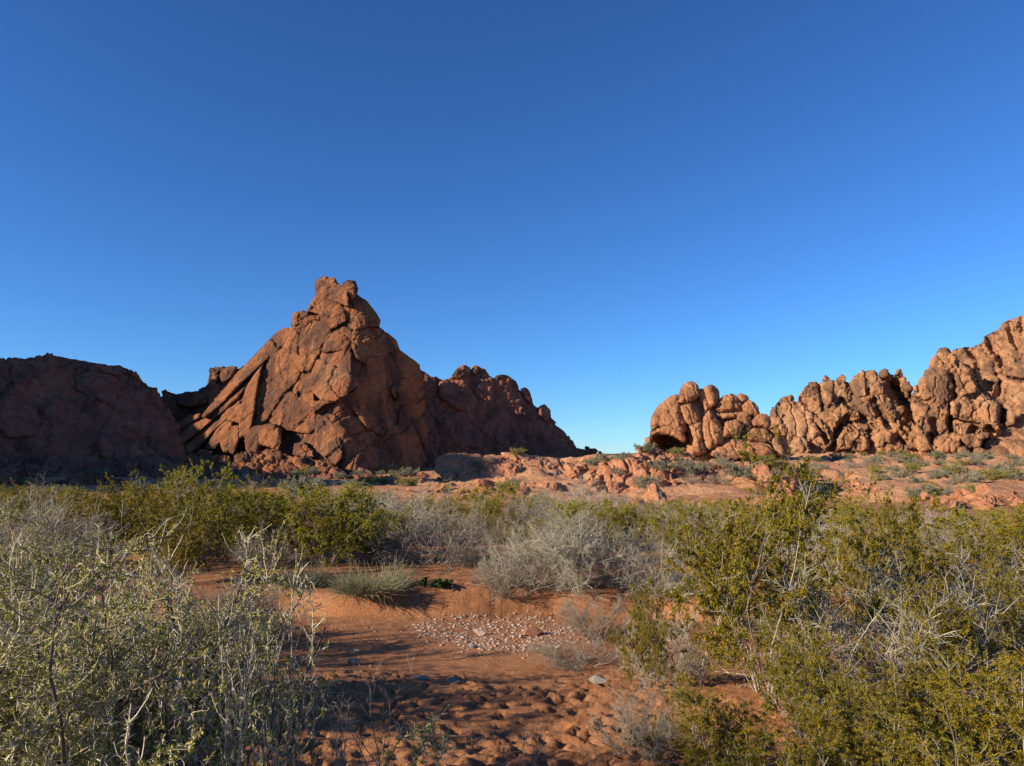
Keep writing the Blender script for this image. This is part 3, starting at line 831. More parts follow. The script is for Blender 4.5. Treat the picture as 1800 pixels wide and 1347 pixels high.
rock_piece('rock_body', R1, M1b, sil, inset=6, mat=M['rock_orange'], off=-0.6, bulge=0.8, rnd=1.5, thick=14, res=1.5, amp=0.35, crack=0.7, seed=260, cs=3, lump=0.4, lump_s=3)
r1 = [(Z4((645, 525), (650, 430), (665, 375), (760, 287), (860, 242), (885, 300), (885, 370), (895, 430), (925, 480), (912, 535), (860, 560), (835, 512), (760, 500), (680, 525)), 1.2, 1.9, 2.0, (0, -0.1)),
      (Z4((640, 545), (680, 520), (760, 497), (850, 515), (905, 560), (935, 605), (900, 625), (850, 585), (760, 560), (700, 555), (655, 585)), 1.6, 1.2, 1.0, (0, -0.2)),
      (Z4((598, 600), (615, 583), (645, 590), (650, 620), (615, 635)), 0.5, 0.9, 0.8, (0, 0)),
      (Z4((870, 245), (890, 190), (930, 150), (978, 140), (1022, 172), (1030, 230), (1010, 285), (950, 312), (880, 312)), 1.6, 2.0, 1.8, (0.1, 0)),
      (Z4((875, 325), (920, 308), (980, 318), (1040, 360), (1058, 430), (1045, 490), (960, 490), (910, 450), (880, 390)), 1.6, 1.6, 1.6, (0.05, 0)),
      (Z4((950, 480), (1050, 450), (1062, 530), (1055, 620), (1095, 705), (980, 722), (945, 695), (990, 620), (975, 540)), 2.2, 1.5, 1.6, (0.05, 0)),
      (Z4((1070, 410), (1110, 358), (1160, 400), (1205, 480), (1225, 560), (1205, 630), (1125, 695), (1075, 660), (1058, 580), (1058, 480)), 2.0, 2.2, 2.4, (0.15, 0)),
      (Z4((1072, 205), (1095, 172), (1140, 164), (1185, 205), (1193, 275), (1160, 335), (1120, 335), (1098, 270)), 1.2, 1.8, 1.8, (0.2, 0)),
      (Z4((1030, 205), (1068, 200), (1100, 270), (1140, 345), (1085, 375), (1055, 320), (1035, 260)), 0.8, 1.0, 1.0, (0, 0)),
      (Z4((1150, 362), (1200, 280), (1240, 248), (1300, 235), (1335, 270), (1368, 315), (1362, 365), (1270, 385), (1200, 385)), 1.0, 1.6, 1.8, (0, 0)),
      (Z4((1325, 255), (1360, 231), (1410, 255), (1423, 290), (1380, 305), (1345, 290)), 0.8, 1.2, 1.2, (0, 0)),
      (Z4((1368, 330), (1420, 288), (1460, 310), (1492, 355), (1498, 398), (1440, 395), (1380, 375)), 1.4, 1.3, 1.3, (0.1, 0)),
      (Z4((1215, 530), (1240, 460), (1310, 438), (1362, 450), (1388, 500), (1330, 545), (1260, 575), (1222, 575)), 2.2, 1.6, 1.6, (0, 0)),
      (Z4((1150, 400), (1280, 385), (1400, 375), (1450, 430), (1440, 520), (1380, 560), (1380, 480), (1300, 430), (1220, 440)), 1.2, 1.2, 1.4, (0, 0)),
      (Z4((1440, 445), (1500, 398), (1562, 405), (1592, 450), (1585, 505), (1520, 505), (1460, 495)), 1.6, 1.4, 1.4, (0.1, 0)),
      (Z4((1400, 540), (1460, 500), (1560, 520), (1610, 580), (1600, 620), (1500, 620), (1400, 610)), 1.8, 1.2, 1.3, (0, 0)),
      (Z4((1100, 725), (1200, 615), (1280, 590), (1400, 600), (1560, 612), (1620, 690), (1590, 735), (1300, 750)), 2.6, 1.4, 1.8, (0, 0.5)),
      (Z4((1600, 600), (1650, 560), (1690, 620), (1720, 690), (1700, 735), (1630, 715)), 1.6, 1.3, 1.2, (0, 0)),
      (Z4((1580, 520), (1640, 490), (1700, 478), (1732, 510), (1720, 570), (1650, 555)), 0.8, 1.3, 1.3, (0, 0))]
for i, (po, off, bu, rn, ti) in enumerate(r1):
    rock_piece('rock_knob', R1, M1, po, M['rock_orange'], off, bu, rn, ti, 5, 1.15, 0.24, 0.15, 270 + i, 1.4, facet=0.2, fam=[((.3, .2, .9), 1.6, .2), ((.95, .25, .1), 2.6, .22)])

FAM_R = [((.93, .2, -.28), 2.4, .75), ((.35, .3, .9), 4.0, .6), ((-.6, .3, .75), 5, .65)]
R2 = formation('rock_ridge', 'sunlit serrated tan ridge with small round knobs along its crest', 'rock formation', 1480, 795, 152)
M2 = None
sil = Z5((150, 960), (180, 690), (200, 640), (260, 575), (320, 562), (360, 572), (380, 530), (430, 480), (480, 468), (520, 470), (540, 450), (620, 448), (670, 455), (692, 482), (720, 450), (780, 412), (850, 403), (890, 450), (910, 470),
         (960, 440), (985, 425), (1010, 406), (1050, 450), (1078, 490), (1095, 540), (1230, 620), (1230, 960))
G2 = gullies([([(500, 490), (520, 560), (530, 650)], 3, 3), ([(640, 590), (720, 650), (790, 700)], 4, 3), ([(850, 590), (900, 680), (945, 750)], 4, 3), ([(970, 500), (1060, 640), (1090, 720)], 14, 7),
               ([(1090, 560), (1180, 620)], 9, 5), ([(590, 890), (640, 740), (700, 690)], 4, 3), ([(830, 880), (830, 800)], 5, 3), ([(1000, 830), (1035, 860)], 7, 4), ([(470, 720), (560, 850)], 3, 2.5),
               ([(380, 560), (440, 650), (490, 690)], 3, 2), ([(690, 480), (720, 560), (700, 620)], 3, 2)], Z5)
M2 = M2b = Mass(152, 800, 0.5, None, 0, 0, lambda px, py: (px - 1480) * -0.03 + G2(px, py))
rock_piece('rock_body', R2, M2b, sil, inset=7, mat=M['rock_tan'], off=0.3, bulge=1.0, rnd=2.0, thick=16, res=1.3, amp=0.5, crack=0.0, seed=300, cs=3, lump=0.35, lump_s=5, facet=.6, fam=FAM_R)
r2 = [(Z5((185, 695), (205, 640), (262, 573), (330, 562), (400, 640), (485, 720), (440, 765), (400, 850), (330, 810), (290, 765), (200, 745)), 1.2, 2.0, 2.4, (0, 0)),
      (Z5((378, 570), (435, 480), (490, 475), (520, 560), (530, 650), (490, 695), (445, 630)), 0.8, 1.2, 1.6, (0.1, 0)),
      (Z5((500, 490), (560, 468), (600, 500), (582, 600), (540, 650), (518, 560)), 1.2, 1.2, 1.4, (0.15, 0)),
      (Z5((560, 470), (640, 452), (697, 490), (682, 545), (620, 605), (590, 565)), 0.6, 1.2, 1.5, (0, 0)),
      (Z5((525, 455), (545, 432), (569, 445), (562, 468)), 1.0, 0.9, 0.9, (0, 0)),
      (Z5((618, 452), (645, 423), (672, 440), (667, 468)), 1.0, 1.0, 1.0, (0, 0)),
      (Z5((690, 505), (720, 448), (780, 410), (852, 402), (903, 465), (880, 485), (820, 485), (805, 560), (760, 565), (700, 545)), 1.3, 1.5, 1.8, (0, 0)),
      (Z5((820, 492), (940, 470), (990, 560), (1022, 640), (1040, 705), (940, 745), (880, 655), (840, 585)), 1.4, 1.5, 2.0, (0.15, 0)),
      (Z5((740, 585), (830, 560), (862, 620), (905, 720), (880, 765), (800, 705), (740, 655)), 2.0, 1.3, 1.6, (0, 0)),
      (Z5((555, 705), (650, 615), (740, 660), (785, 705), (690, 705), (640, 745), (600, 725)), 2.4, 1.3, 1.4, (0, 0.2)),
      (Z5((600, 905), (620, 820), (680, 715), (745, 760), (765, 800), (700, 905)), 3.0, 1.4, 1.6, (0, 0)),
      (Z5((700, 905), (765, 800), (812, 830), (825, 890), (760, 915)), 3.6, 1.1, 1.2, (0, 0)),
      (Z5((920, 845), (930, 780), (1000, 758), (1042, 800), (1020, 850), (950, 862)), 3.4, 1.4, 1.4, (0, -0.2)),
      (Z5((1030, 865), (1040, 760), (1090, 738), (1122, 800), (1155, 890), (1060, 895)), 3.0, 1.3, 1.4, (0.1, 0)),
      (Z5((295, 935), (330, 850), (380, 822), (432, 850), (455, 912), (400, 935)), 4.2, 1.6, 1.6, (0, 0)),
      (Z5((435, 765), (510, 708), (562, 780), (585, 885), (540, 905), (475, 865)), 2.4, 1.2, 1.2, (0.1, 0)),
      (Z5((965, 475), (985, 420), (1010, 404), (1050, 450), (1055, 495)), 1.0, 1.0, 1.0, (0.1, 0)),
      (Z5((893, 450), (905, 415), (935, 412), (945, 440), (925, 465)), 0.4, 0.9, 0.9, (0, 0)),
      (Z5((918, 470), (945, 430), (970, 432), (972, 470)), 0.8, 0.8, 0.8, (0, 0)),
      (Z5((1030, 500), (1072, 482), (1085, 545), (1060, 575)), 0.8, 0.9, 0.9, (0, 0)),
      (Z5((860, 780), (905, 730), (950, 760), (925, 840), (900, 890), (840, 880)), 3.0, 1.2, 1.2, (0, 0)),
      (Z5((1000, 720), (1060, 690), (1090, 735), (1040, 760), (1000, 755)), 2.4, 1.0, 1.0, (0, 0))]
for i, (po, off, bu, rn, ti) in enumerate(r2):
    rock_piece('rock_knob', R2, M2, po, M['rock_tan'], off * 1.1, bu * .7, rn * .8, (ti[0] + .2 * math.sin(i * 2.1), ti[1] + .2 * math.cos(i * 3.3)), 5, 1.2, 0.28, 0.0, 310 + i, 1.8, 0, facet=0.3, fam=FAM_R)

R3 = formation('rock_peak', 'steep tan peak with dark varnished blocks, tallest crag right of the serrated ridge', 'rock formation', 1680, 795, 143)
M3 = None
sil = Z5((1085, 560), (1110, 500), (1150, 450), (1170, 400), (1210, 360), (1240, 290), (1265, 257), (1325, 250), (1362, 305), (1400, 330), (1460, 350), (1500, 400), (1540, 480), (1600, 540), (1650, 600), (1720, 640), (1760, 760), (1700, 960), (1130, 960), (1120, 760))
G3 = gullies([([(1318, 420), (1350, 480), (1362, 560)], 4, 3.5), ([(1425, 365), (1480, 420), (1510, 480)], 4, 3), ([(1540, 390), (1560, 470), (1625, 560)], 11, 6), ([(1655, 590), (1675, 740)], 7, 5),
               ([(1335, 640), (1335, 790)], 3, 3), ([(1230, 720), (1250, 830)], 5, 2), ([(1215, 820), (1225, 860)], 6, 3), ([(1470, 790), (1490, 770)], 5, 3), ([(1580, 770), (1600, 790)], 5, 3), ([(1100, 570), (1190, 640)], 6, 4)], Z5)
M3 = M3b = Mass(143, 800, 0.5, None, 0, 0, lambda px, py: (px - 1660) * -0.02 + G3(px, py))
rock_piece('rock_body', R3, M3b, sil, inset=6, mat=M['rock_tan'], off=0.2, bulge=1.0, rnd=2.0, thick=16, res=1.3, amp=0.5, crack=0.0, seed=350, cs=3, lump=0.35, lump_s=5, facet=.6, fam=FAM_R)
r3 = [(Z5((1145, 460), (1210, 360), (1240, 290), (1265, 255), (1325, 248), (1368, 320), (1340, 385), (1260, 415), (1180, 455)), 0.8, 1.5, 2.0, (0, 0)),
      (Z5((1095, 565), (1110, 500), (1180, 450), (1300, 408), (1342, 470), (1352, 560), (1310, 625), (1250, 605), (1190, 595)), 1.6, 1.6, 2.0, (0, 0)),
      (Z5((1343, 425), (1400, 360), (1450, 400), (1503, 470), (1492, 535), (1400, 565), (1360, 525)), 1.5, 1.4, 1.6, (0.15, 0)),
      (Z5((1338, 700), (1350, 610), (1420, 562), (1490, 610), (1535, 725), (1470, 728)), 2.6, 1.5, 1.6, (0, 0)),
      (Z5((1488, 605), (1540, 538), (1622, 570), (1652, 640), (1650, 745), (1580, 785), (1520, 745)), 2.8, 1.8, 1.8, (0.1, 0)),
      (Z5((1095, 765), (1150, 690), (1240, 638), (1322, 660), (1332, 765), (1240, 825), (1140, 805)), 2.4, 1.3, 1.6, (0, 0)),
      (Z5((1335, 725), (1470, 730), (1533, 775), (1500, 825), (1400, 815), (1340, 795)), 3.0, 1.2, 1.3, (0, 0)),
      (Z5((1230, 825), (1335, 790), (1400, 830), (1385, 905), (1250, 905)), 3.6, 1.2, 1.3, (0, 0)),
      (Z5((1130, 800), (1225, 825), (1240, 905), (1160, 905)), 3.2, 1.2, 1.3, (0, 0)),
      (Z5((1520, 470), (1555, 450), (1600, 480), (1600, 530), (1545, 520)), 1.5, 1.1, 1.1, (0, 0)),
      (Z5((1680, 690), (1710, 650), (1760, 670), (1730, 720), (1690, 750)), 2.0, 1.2, 1.2, (0, 0)),
      (Z5((1540, 790), (1600, 755), (1650, 765), (1600, 810)), 4.2, 1.0, 1.0, (0, 0))]
for i, (po, off, bu, rn, ti) in enumerate(r3):
    rock_piece('rock_block', R3, M3, po, M['rock_tan'], off * 1.15, bu * .7, rn * .75, (ti[0] + .22 * math.sin(i * 2.6), ti[1] + .22 * math.cos(i * 3.1)), 5, 1.2, 0.28, 0.0, 360 + i, 1.8, 0, facet=0.3, fam=FAM_R)

R4 = formation('rock_mountain', 'big smooth tan sandstone mountain rising out of the right edge', 'rock formation', 1780, 790, 178)
G4 = gullies([([(1440, 262), (1500, 340), (1520, 420)], 3, 3), ([(1565, 180), (1600, 260), (1650, 330), (1660, 430)], 3.5, 3), ([(1700, 90), (1715, 180), (1760, 260)], 3, 2.5), ([(1640, 420), (1720, 450), (1830, 470)], 3, 2.5),
               ([(1780, 60), (1790, 150)], 3, 2), ([(1600, 380), (1640, 470), (1640, 560)], 4, 3)], Z5)
M4 = Mass(178, 800, 0.8, None, 0, 0, lambda px, py: np.maximum(0, px - 1600) * -0.05 + G4(px, py))
sil = [(1640, 800)] + Z5((1330, 300), (1360, 262), (1440, 250), (1482, 252), (1530, 212), (1560, 175), (1620, 140), (1700, 85), (1800, 48), (2000, 0), (2300, -40), (2500, 60), (2500, 960))
rock_piece('rock_body', R4, M4, sil, M['rock_tan'], 0, 1.5, 4.0, thick=40, res=2.2, amp=0.7, crack=0.0, seed=390, cs=7, facet=.5, fam=[((-.45, .25, .85), 2.4, .5), ((.8, .3, .4), 9, .9)])
r4 = [(Z5((1420, 330), (1520, 240), (1560, 320), (1620, 360), (1600, 420), (1500, 400)), 0.7, 1.2, 2.5),
      (Z5((1600, 250), (1700, 150), (1820, 120), (1840, 260), (1740, 330), (1640, 320)), 0.7, 1.4, 3),
      (Z5((1660, 460), (1720, 400), (1840, 380), (1860, 520), (1740, 545), (1660, 520)), 0.9, 1.3, 3)]
for i, (po, off, bu, rn) in enumerate(r4):
    rock_piece('rock_lobe', R4, M4, po, M['rock_tan'], off, bu, rn, (0, 0), 6, 1.6, 0.35, 0.7, 395 + i, 2.4)
M4b = Mass(138, 805, 1.1, None, 0, 0, lambda px, py: (1760 - px) * 0.03)
rock_piece('rock_apron', R4, M4b, Z5((1560, 960), (1545, 860), (1600, 800), (1680, 740), (1760, 680), (1850, 600), (2300, 500), (2300, 960)), M['rock_tan'], 0, 1.5, 3.0, (0, 0), 12, 1.8, 0.35, 0.5, 398, 3, lump=0.4, lump_s=5)
for i, po in enumerate([Z5((1400, 835), (1440, 805), (1500, 800), (1540, 840), (1525, 890), (1445, 890)), Z5((1500, 815), (1530, 795), (1580, 800), (1570, 830), (1520, 835)), Z5((1380, 900), (1420, 880), (1455, 905), (1440, 935), (1390, 935)), Z5((1475, 905), (1510, 885), (1560, 905), (1545, 930), (1490, 930))]):
    rock_piece('boulder', R4, Mass(138, 805, 0.5), po, M['rock_tan'], 0, 1.2, 1.1, (0, 0), 3, 1.4, 0.2, 0.5, 402 + i, 1.5)

# ---- loose and broken boulders: a few shared shapes
def boulder_mesh(seed, mat, sub=3, facets=9, rough=0.13):
    rng = np.random.default_rng(seed)
    bm = bmesh.new()
    bmesh.ops.create_icosphere(bm, subdivisions=sub, radius=1)
    V = np.array([v.co[:] for v in bm.verts])
    F = np.array([[v.index for v in f.verts] for f in bm.faces])
    bm.free()
    sc = rng.uniform(.75, 1.2, 3)
    for _ in range(facets):
        n = norm(rng.normal(size=3))
        h = rng.uniform(.48, .88)
        d = V @ n
        V = V - np.maximum(d - h, 0)[:, None] * n * 0.98
    V = V * sc
    vn = norm(V)
    f1, f2, idv = worley(V * 1.6 + seed * 5.1, seed)
    V = V + vn * (rough * fbm(V * 1.3 + seed * 3.3, 4, seed) + rough * 0.5 * fbm(V * 4.5 + seed, 3, seed + 3) + rough * 1.1 * (idv - 0.5) * sstep(0, .15, f2 - f1) - rough * np.exp(-((f2 - f1) / .08) ** 2))[:, None]
    return mesh_from('boulder', V, [F], mat)
BO = [boulder_mesh(500 + k, M['rock_pink'], 4, 18, 0.10) for k in range(8)]

def outcrop(name, label, D0, polys, n, s_rng, seed, mesh_set=BO, flat=0.75, mass=None):
    """broken bedrock: many cracked blocks crowding each other on the rise"""
    rng = np.random.default_rng(seed)
    cx = np.mean([p[0] for po, _d in polys for p in po])
    x0 = float(px_dir(cx, 840)[0] * D0)
    root = thing(name, label, 'rock formation', (x0, D0, float(ground_at(x0, D0))))
    k = 0
    while k < n:
        po, dd = polys[rng.integers(len(polys))]
        P = np.array(po, float)
        q = rng.uniform(P.min(0), P.max(0))
        if not inside(q[None], P)[0]:
            continue
        if mass is not None and dd is None:
            y = float(mass.depth(q[0], q[1]))
            p = at(q[0], q[1], y)
        else:
            p = ray_ground(q[0], q[1])
        s = (s_rng[0] * .75 + (s_rng[1] - s_rng[0]) * rng.random() ** 2.2) * (2.1 if rng.random() < .07 else 1)
        o = link('boulder', mesh_set[rng.integers(len(mesh_set))], root, (p[0] - x0, p[1] - D0, p[2] - root.location[2] - s * 0.35),
                 rng.uniform(0, 6.28, 3) * np.array([.25, .25, 1]), (s * rng.uniform(.8, 1.5), s * rng.uniform(.8, 1.3), s * flat * rng.uniform(.7, 1.2)))
        k += 1
    return root

def mound(root, D, poly, lean, seed, lump=0.5, lump_s=1.6, amp=0.3, mat=None, bulge=1.0, rnd=2.0, thick=6, res=1.5, extra=None, crack=1.0):
    m = Mass(D, max(p[1] for p in poly), lean, None, 0, 0, extra)
    return rock_piece('bedrock', root, m, poly, mat or M['rock_pink'], 0, bulge, rnd, (0, 0), thick, res, amp, crack, seed, 1.1, lump=lump, lump_s=lump_s)

OC1 = Z4((60, 1060), (110, 950), (240, 850), (340, 780), (480, 730), (620, 720), (800, 760), (1000, 800), (1250, 790), (1500, 770), (1700, 780), (1810, 820), (1870, 920), (1930, 1080))
oc1 = outcrop('rock_outcrop', 'crumbly pink rock outcrop rising behind the bushes right of the middle', 52,
              [(Z4((100, 1000), (150, 920), (260, 830), (400, 790), (560, 780), (760, 830), (900, 900), (900, 1010), (700, 1060), (300, 1060)), None),
               (Z4((880, 900), (1000, 830), (1200, 800), (1450, 790), (1700, 830), (1800, 900), (1860, 1010), (1700, 1030), (1400, 980), (1200, 1060), (900, 1060)), None),
               (Z4((0, 850), (60, 800), (250, 780), (420, 740), (700, 700), (900, 710), (1100, 760), (900, 800), (500, 800), (200, 830)), None)], 230, (.28, .8), 7, mass=Mass(50, max(p[1] for p in OC1), 1.8))
mound(oc1, 50, OC1, 1.8, 411)

rock_piece('bedrock', oc1, Mass(46.5, 870, 0.9), Z4((1440, 820), (1560, 768), (1720, 775), (1800, 830), (1850, 960), (1880, 1060), (1700, 1040), (1500, 960)), M['rock_pink'], 0, 1.2, 1.2, (0, 0), 5, 1.4, 0.35, 0.5, 413, 1.2, lump=.4, lump_s=1.5, grow=0)
oc2 = outcrop('rock_outcrop', 'low broken pink rock ledges half hidden by bushes below the pyramid butte', 62,
              [(Z3((0, 960), (20, 870), (120, 870), (160, 940), (80, 960)), None), (Z3((180, 920), (250, 860), (330, 850), (370, 880), (300, 930)), None),
               (Z3((170, 1060), (250, 1000), (400, 960), (500, 970), (560, 1050), (430, 1060), (300, 1090)), None),
               (Z3((760, 1000), (860, 940), (960, 960), (1100, 1020), (1190, 1050), (1000, 1100), (820, 1040)), None),
               (Z3((1500, 980), (1560, 930), (1640, 930), (1620, 1000), (1540, 1010)), None), (Z3((1400, 850), (1500, 830), (1700, 800), (1700, 860), (1500, 880)), None)], 95, (.3, .8), 11)

dome = formation('rock_dome', 'low smooth sandstone hump, partly shaded, below the brown ridge', 'rock formation', 870, 850, 72)
MDm = Mass(72, 858, 1.5, None, 0, 0, lambda px, py: np.abs(px - 820) * 0.012)
for i, (po, off, bu) in enumerate([
        (Z3((480, 880), (500, 810), (560, 780), (680, 775), (820, 778), (950, 780), (1000, 800), (1100, 790), (1300, 800), (1370, 830), (1400, 900), (1440, 980), (1100, 980), (760, 960), (560, 960)), 0, 1.2),
        (Z3((940, 775), (960, 766), (1060, 770), (1150, 785), (1290, 800), (1360, 815), (1390, 870), (1420, 950), (1250, 960), (1110, 950), (1110, 850)), 0.8, 1.0),
        (Z3((770, 890), (820, 855), (900, 868), (960, 852), (1060, 850), (1110, 870), (1115, 960), (950, 965), (800, 960)), 1.4, 1.0),
        (Z3((530, 940), (545, 910), (600, 900), (640, 930), (610, 960), (545, 962)), 2.0, 0.8),
        (Z3((640, 940), (680, 900), (720, 897), (800, 940), (850, 970), (760, 975), (660, 960)), 2.4, 0.8)]):
    rock_piece('rock_hump' if i < 3 else 'boulder', dome, MDm, po, M['rock_pink'], off, bu, 1.5, (0, 0), 6, 1.4, 0.16, 0.6, 430 + i, 1.5, lump=0.18, lump_s=2)

talus = outcrop('boulder_talus', 'band of fallen blocks along the foot of the sunlit right hand cliffs', 120,
                [(Z4((560, 700), (1100, 715), (1700, 735), (1720, 770), (1000, 770), (560, 740)), None),
                 (Z5((300, 925), (900, 890), (1300, 890), (1560, 900), (1560, 950), (900, 950), (300, 960)), None)], 150, (.35, .95), 23)
shade = outcrop('rock_ledges', 'dark ledges and blocks in the shade at the foot of the butte and left ridge', 90,
                [(Z1((0, 1230), (600, 1230), (1200, 1230), (1700, 1260), (2050, 1290), (2050, 1340), (1000, 1330), (0, 1330)), None),
                 (Z3((0, 900), (300, 900), (480, 960), (300, 1000), (0, 990)), None)], 150, (.35, 1.1), 29, flat=.55)
mid_l = outcrop('rock_ledges', 'red broken ledges between the sandstone hump and the pink outcrop', 60,
                [(Z3((400, 900), (760, 960), (1000, 1000), (1500, 980), (1800, 900), (1800, 990), (1400, 1050), (700, 1080), (300, 1010)), None),
                 (Z3((1380, 880), (1500, 840), (1800, 800), (1800, 880), (1500, 940)), None)], 150, (.3, .9), 31, flat=.6)
slope = outcrop('rock_ledges', 'scattered pink rock ledges on the open slope below the right hand cliffs', 80,
                [(Z5((450, 960), (700, 940), (1000, 970), (1300, 960), (1800, 980), (1800, 1100), (1400, 1120), (900, 1090), (600, 1060)), None),
                 (Z4((500, 1040), (900, 1080), (1400, 1080), (1800, 1090), (1800, 1140), (1000, 1130), (500, 1110)), None),
                 (Z5((1100, 1240), (1250, 1190), (1500, 1160), (1800, 1180), (1800, 1280), (1300, 1280)), None),
                 (Z5((480, 1090), (700, 1060), (900, 1110), (850, 1160), (600, 1170)), None)], 330, (.22, .7), 17, flat=0.45)
# ------------------------------------------------------------------ plants: shared shapes, grown as branching stems
def unit_perp(t, rng):
    r = rng.normal(size=t.shape)
    r = r - (r * t).sum(-1, keepdims=True) * t
    return norm(r)

def grow_paths(rng, start, direc, length, K, wander=0.2, up=0.0, droop=0.0):
    n = len(start)
    pts = np.zeros((n, K, 3))
    pts[:, 0] = start
    d = norm(direc)
    step = (np.asarray(length) / (K - 1)).reshape(-1, 1)
    for k in range(1, K):
        d = norm(d + wander * rng.normal(size=(n, 3)) + np.array([0, 0, up - droop * k / K]))
        pts[:, k] = pts[:, k - 1] + d * step
    return pts

def spawn(rng, paths, n, t0, t1, ang, pick=None):
    """n side shoots: start point and direction, from random places along the given paths"""
    N, K, _ = paths.shape
    i = rng.integers(0, N, n) if pick is None else pick
    t = rng.uniform(t0, t1, len(i)) * (K - 1)
    k = np.minimum(t.astype(int), K - 2)
    f = (t - k)[:, None]
    a, b = paths[i, k], paths[i, k + 1]
    tan = norm(b - a)
    an = np.radians(rng.normal(ang, ang * 0.25, len(i)))[:, None]
    return a * (1 - f) + b * f, norm(tan * np.cos(an) + unit_perp(tan, rng) * np.sin(an)), i

def tubes(rng, paths, r0, r1, sides=3):
    """tapered twigs; r0, r1 are radii at the root and tip (scalars or one per path)"""
    N, K, _ = paths.shape
    t = np.zeros_like(paths)
    t[:, 1:-1] = paths[:, 2:] - paths[:, :-2]
    t[:, 0] = paths[:, 1] - paths[:, 0]
    t[:, -1] = paths[:, -1] - paths[:, -2]
    t = norm(t)
    ref = norm(rng.normal(size=(N, 1, 3)))
    u = norm(np.cross(t, ref))
    v = np.cross(t, u)
    r = (np.asarray(r0, float).reshape(-1, 1) * (1 - np.linspace(0, 1, K)) + np.asarray(r1, float).reshape(-1, 1) * np.linspace(0, 1, K))[..., None]
    rings = [paths + r * (math.cos(6.2832 * s / sides) * u + math.sin(6.2832 * s / sides) * v) for s in range(sides)]
    V = np.stack(rings, 2)                                 # N,K,sides,3
    base = (np.arange(N) * K * sides)[:, None, None]
    k = np.arange(K - 1)[None, :, None] * sides
    s = np.arange(sides)[None, None, :]
    s2 = (s + 1) % sides
    q = np.stack(np.broadcast_arrays(base + k + s, base + k + s2, base + k + sides + s2, base + k + sides + s), -1).reshape(-1, 4)
    return V.reshape(-1, 3), q

def leaves(rng, pos, direc, L, W, fold=0.35):
    """small folded leaves: two triangles each"""
    n = len(pos)
    d = norm(direc)
    s = unit_perp(d, rng)
    nrm = np.cross(d, s)
    L = (L * rng.uniform(.65, 1.3, n))[:, None]
    W = (W * rng.uniform(.65, 1.3, n))[:, None]
    a = pos
    b = pos + d * L
    m = pos + d * L * 0.5
    c1 = m + s * W * 0.5 + nrm * W * fold * 0.5
    c2 = m - s * W * 0.5 + nrm * W * fold * 0.5
    V = np.stack([a, c1, b, c2], 1).reshape(-1, 3)
    i = np.arange(n)[:, None] * 4
    T = np.concatenate([i + np.array([[0, 1, 2]]), i + np.array([[0, 2, 3]])])
    return V, T

def join(chunks):
    vs, fs, o = [], [], 0
    for V, F in chunks:
        vs.append(V)
        fs.append(F + o)
        o += len(V)
    return np.concatenate(vs), fs

class Shape:
    """a plant kind: list of (part name, mesh, is it uncountable)"""
    def __init__(self, parts, h):
        self.parts, self.h = parts, h

def part_mesh(name, chunks, mat):
    V, F = join(chunks)
    return mesh_from(name, V, F, mat, smooth=False)

def along(rng, paths, n, t0, t1):
    N, K, _ = paths.shape
    i = rng.integers(0, N, n)
    t = rng.uniform(t0, t1, n) * (K - 1)
    k = np.minimum(t.astype(int), K - 2)
    f = (t - k)[:, None]
    a, b = paths[i, k], paths[i, k + 1]
    return a * (1 - f) + b * f, norm(b - a)

def creosote(seed, h=1.4, spread=0.75, stems=11, n1=9, n2=6, nleaf=26, leaf=(.012, .007), mat='leaf_creosote', bark='bark_pale', r=.009, open_=0.0):
    """open shrub: bare pale stems fanning from the root, small resinous leaves in sprays towards the tips"""
    rng = np.random.default_rng(seed)
    az = rng.uniform(0, 6.283, stems)
    lean = rng.uniform(.12, 1.0, stems) ** 0.8 * spread
    st = np.stack([np.cos(az) * .05, np.sin(az) * .05, np.zeros(stems) - .03], -1)
    di = np.stack([np.cos(az) * lean, np.sin(az) * lean, np.ones(stems)], -1)
    ln = h * rng.uniform(.72, 1.08, stems) * np.sqrt(1 + 0.5 * lean ** 2)
    s0 = grow_paths(rng, st, di, ln, 9, .13, .03)
    p, d, i = spawn(rng, s0, stems * n1, .28 + open_, .97, 56)
    s1 = grow_paths(rng, p, d + [0, 0, .22], ln[i] * rng.uniform(.16, .40, len(i)), 6, .2, .03)
    p, d, i2 = spawn(rng, s1, len(s1) * n2, .3, 1.0, 55)
    s2 = grow_paths(rng, p, d + [0, 0, .1], h * rng.uniform(.05, .13, len(p)), 4, .2, .04)
    nl = len(s2) * nleaf // 7 * 7
    lp, ld = along(rng, s2, nl // 7, .2, 1.0)              # leaves sit in small bunches
    lp = np.repeat(lp, 7, 0)
    ld = np.repeat(ld, 7, 0)
    lp = lp + rng.normal(size=lp.shape) * .0075
    ld = norm(ld * .6 + rng.normal(size=ld.shape) * .8 + [0, 0, .25])
    r0 = r * rng.uniform(.7, 1.4, stems)
    tw = [tubes(rng, s0, r0, r0 * .3, 5), tubes(rng, s1, r * .34, r * .16, 3), tubes(rng, s2, r * .17, r * .09, 3)]
    return Shape([('branches', part_mesh('branches', tw, M[bark])), ('leaves', part_mesh('leaves', [leaves(rng, lp, ld, *leaf)], M[mat]))], float(np.percentile(lp[:, 2], 97)))

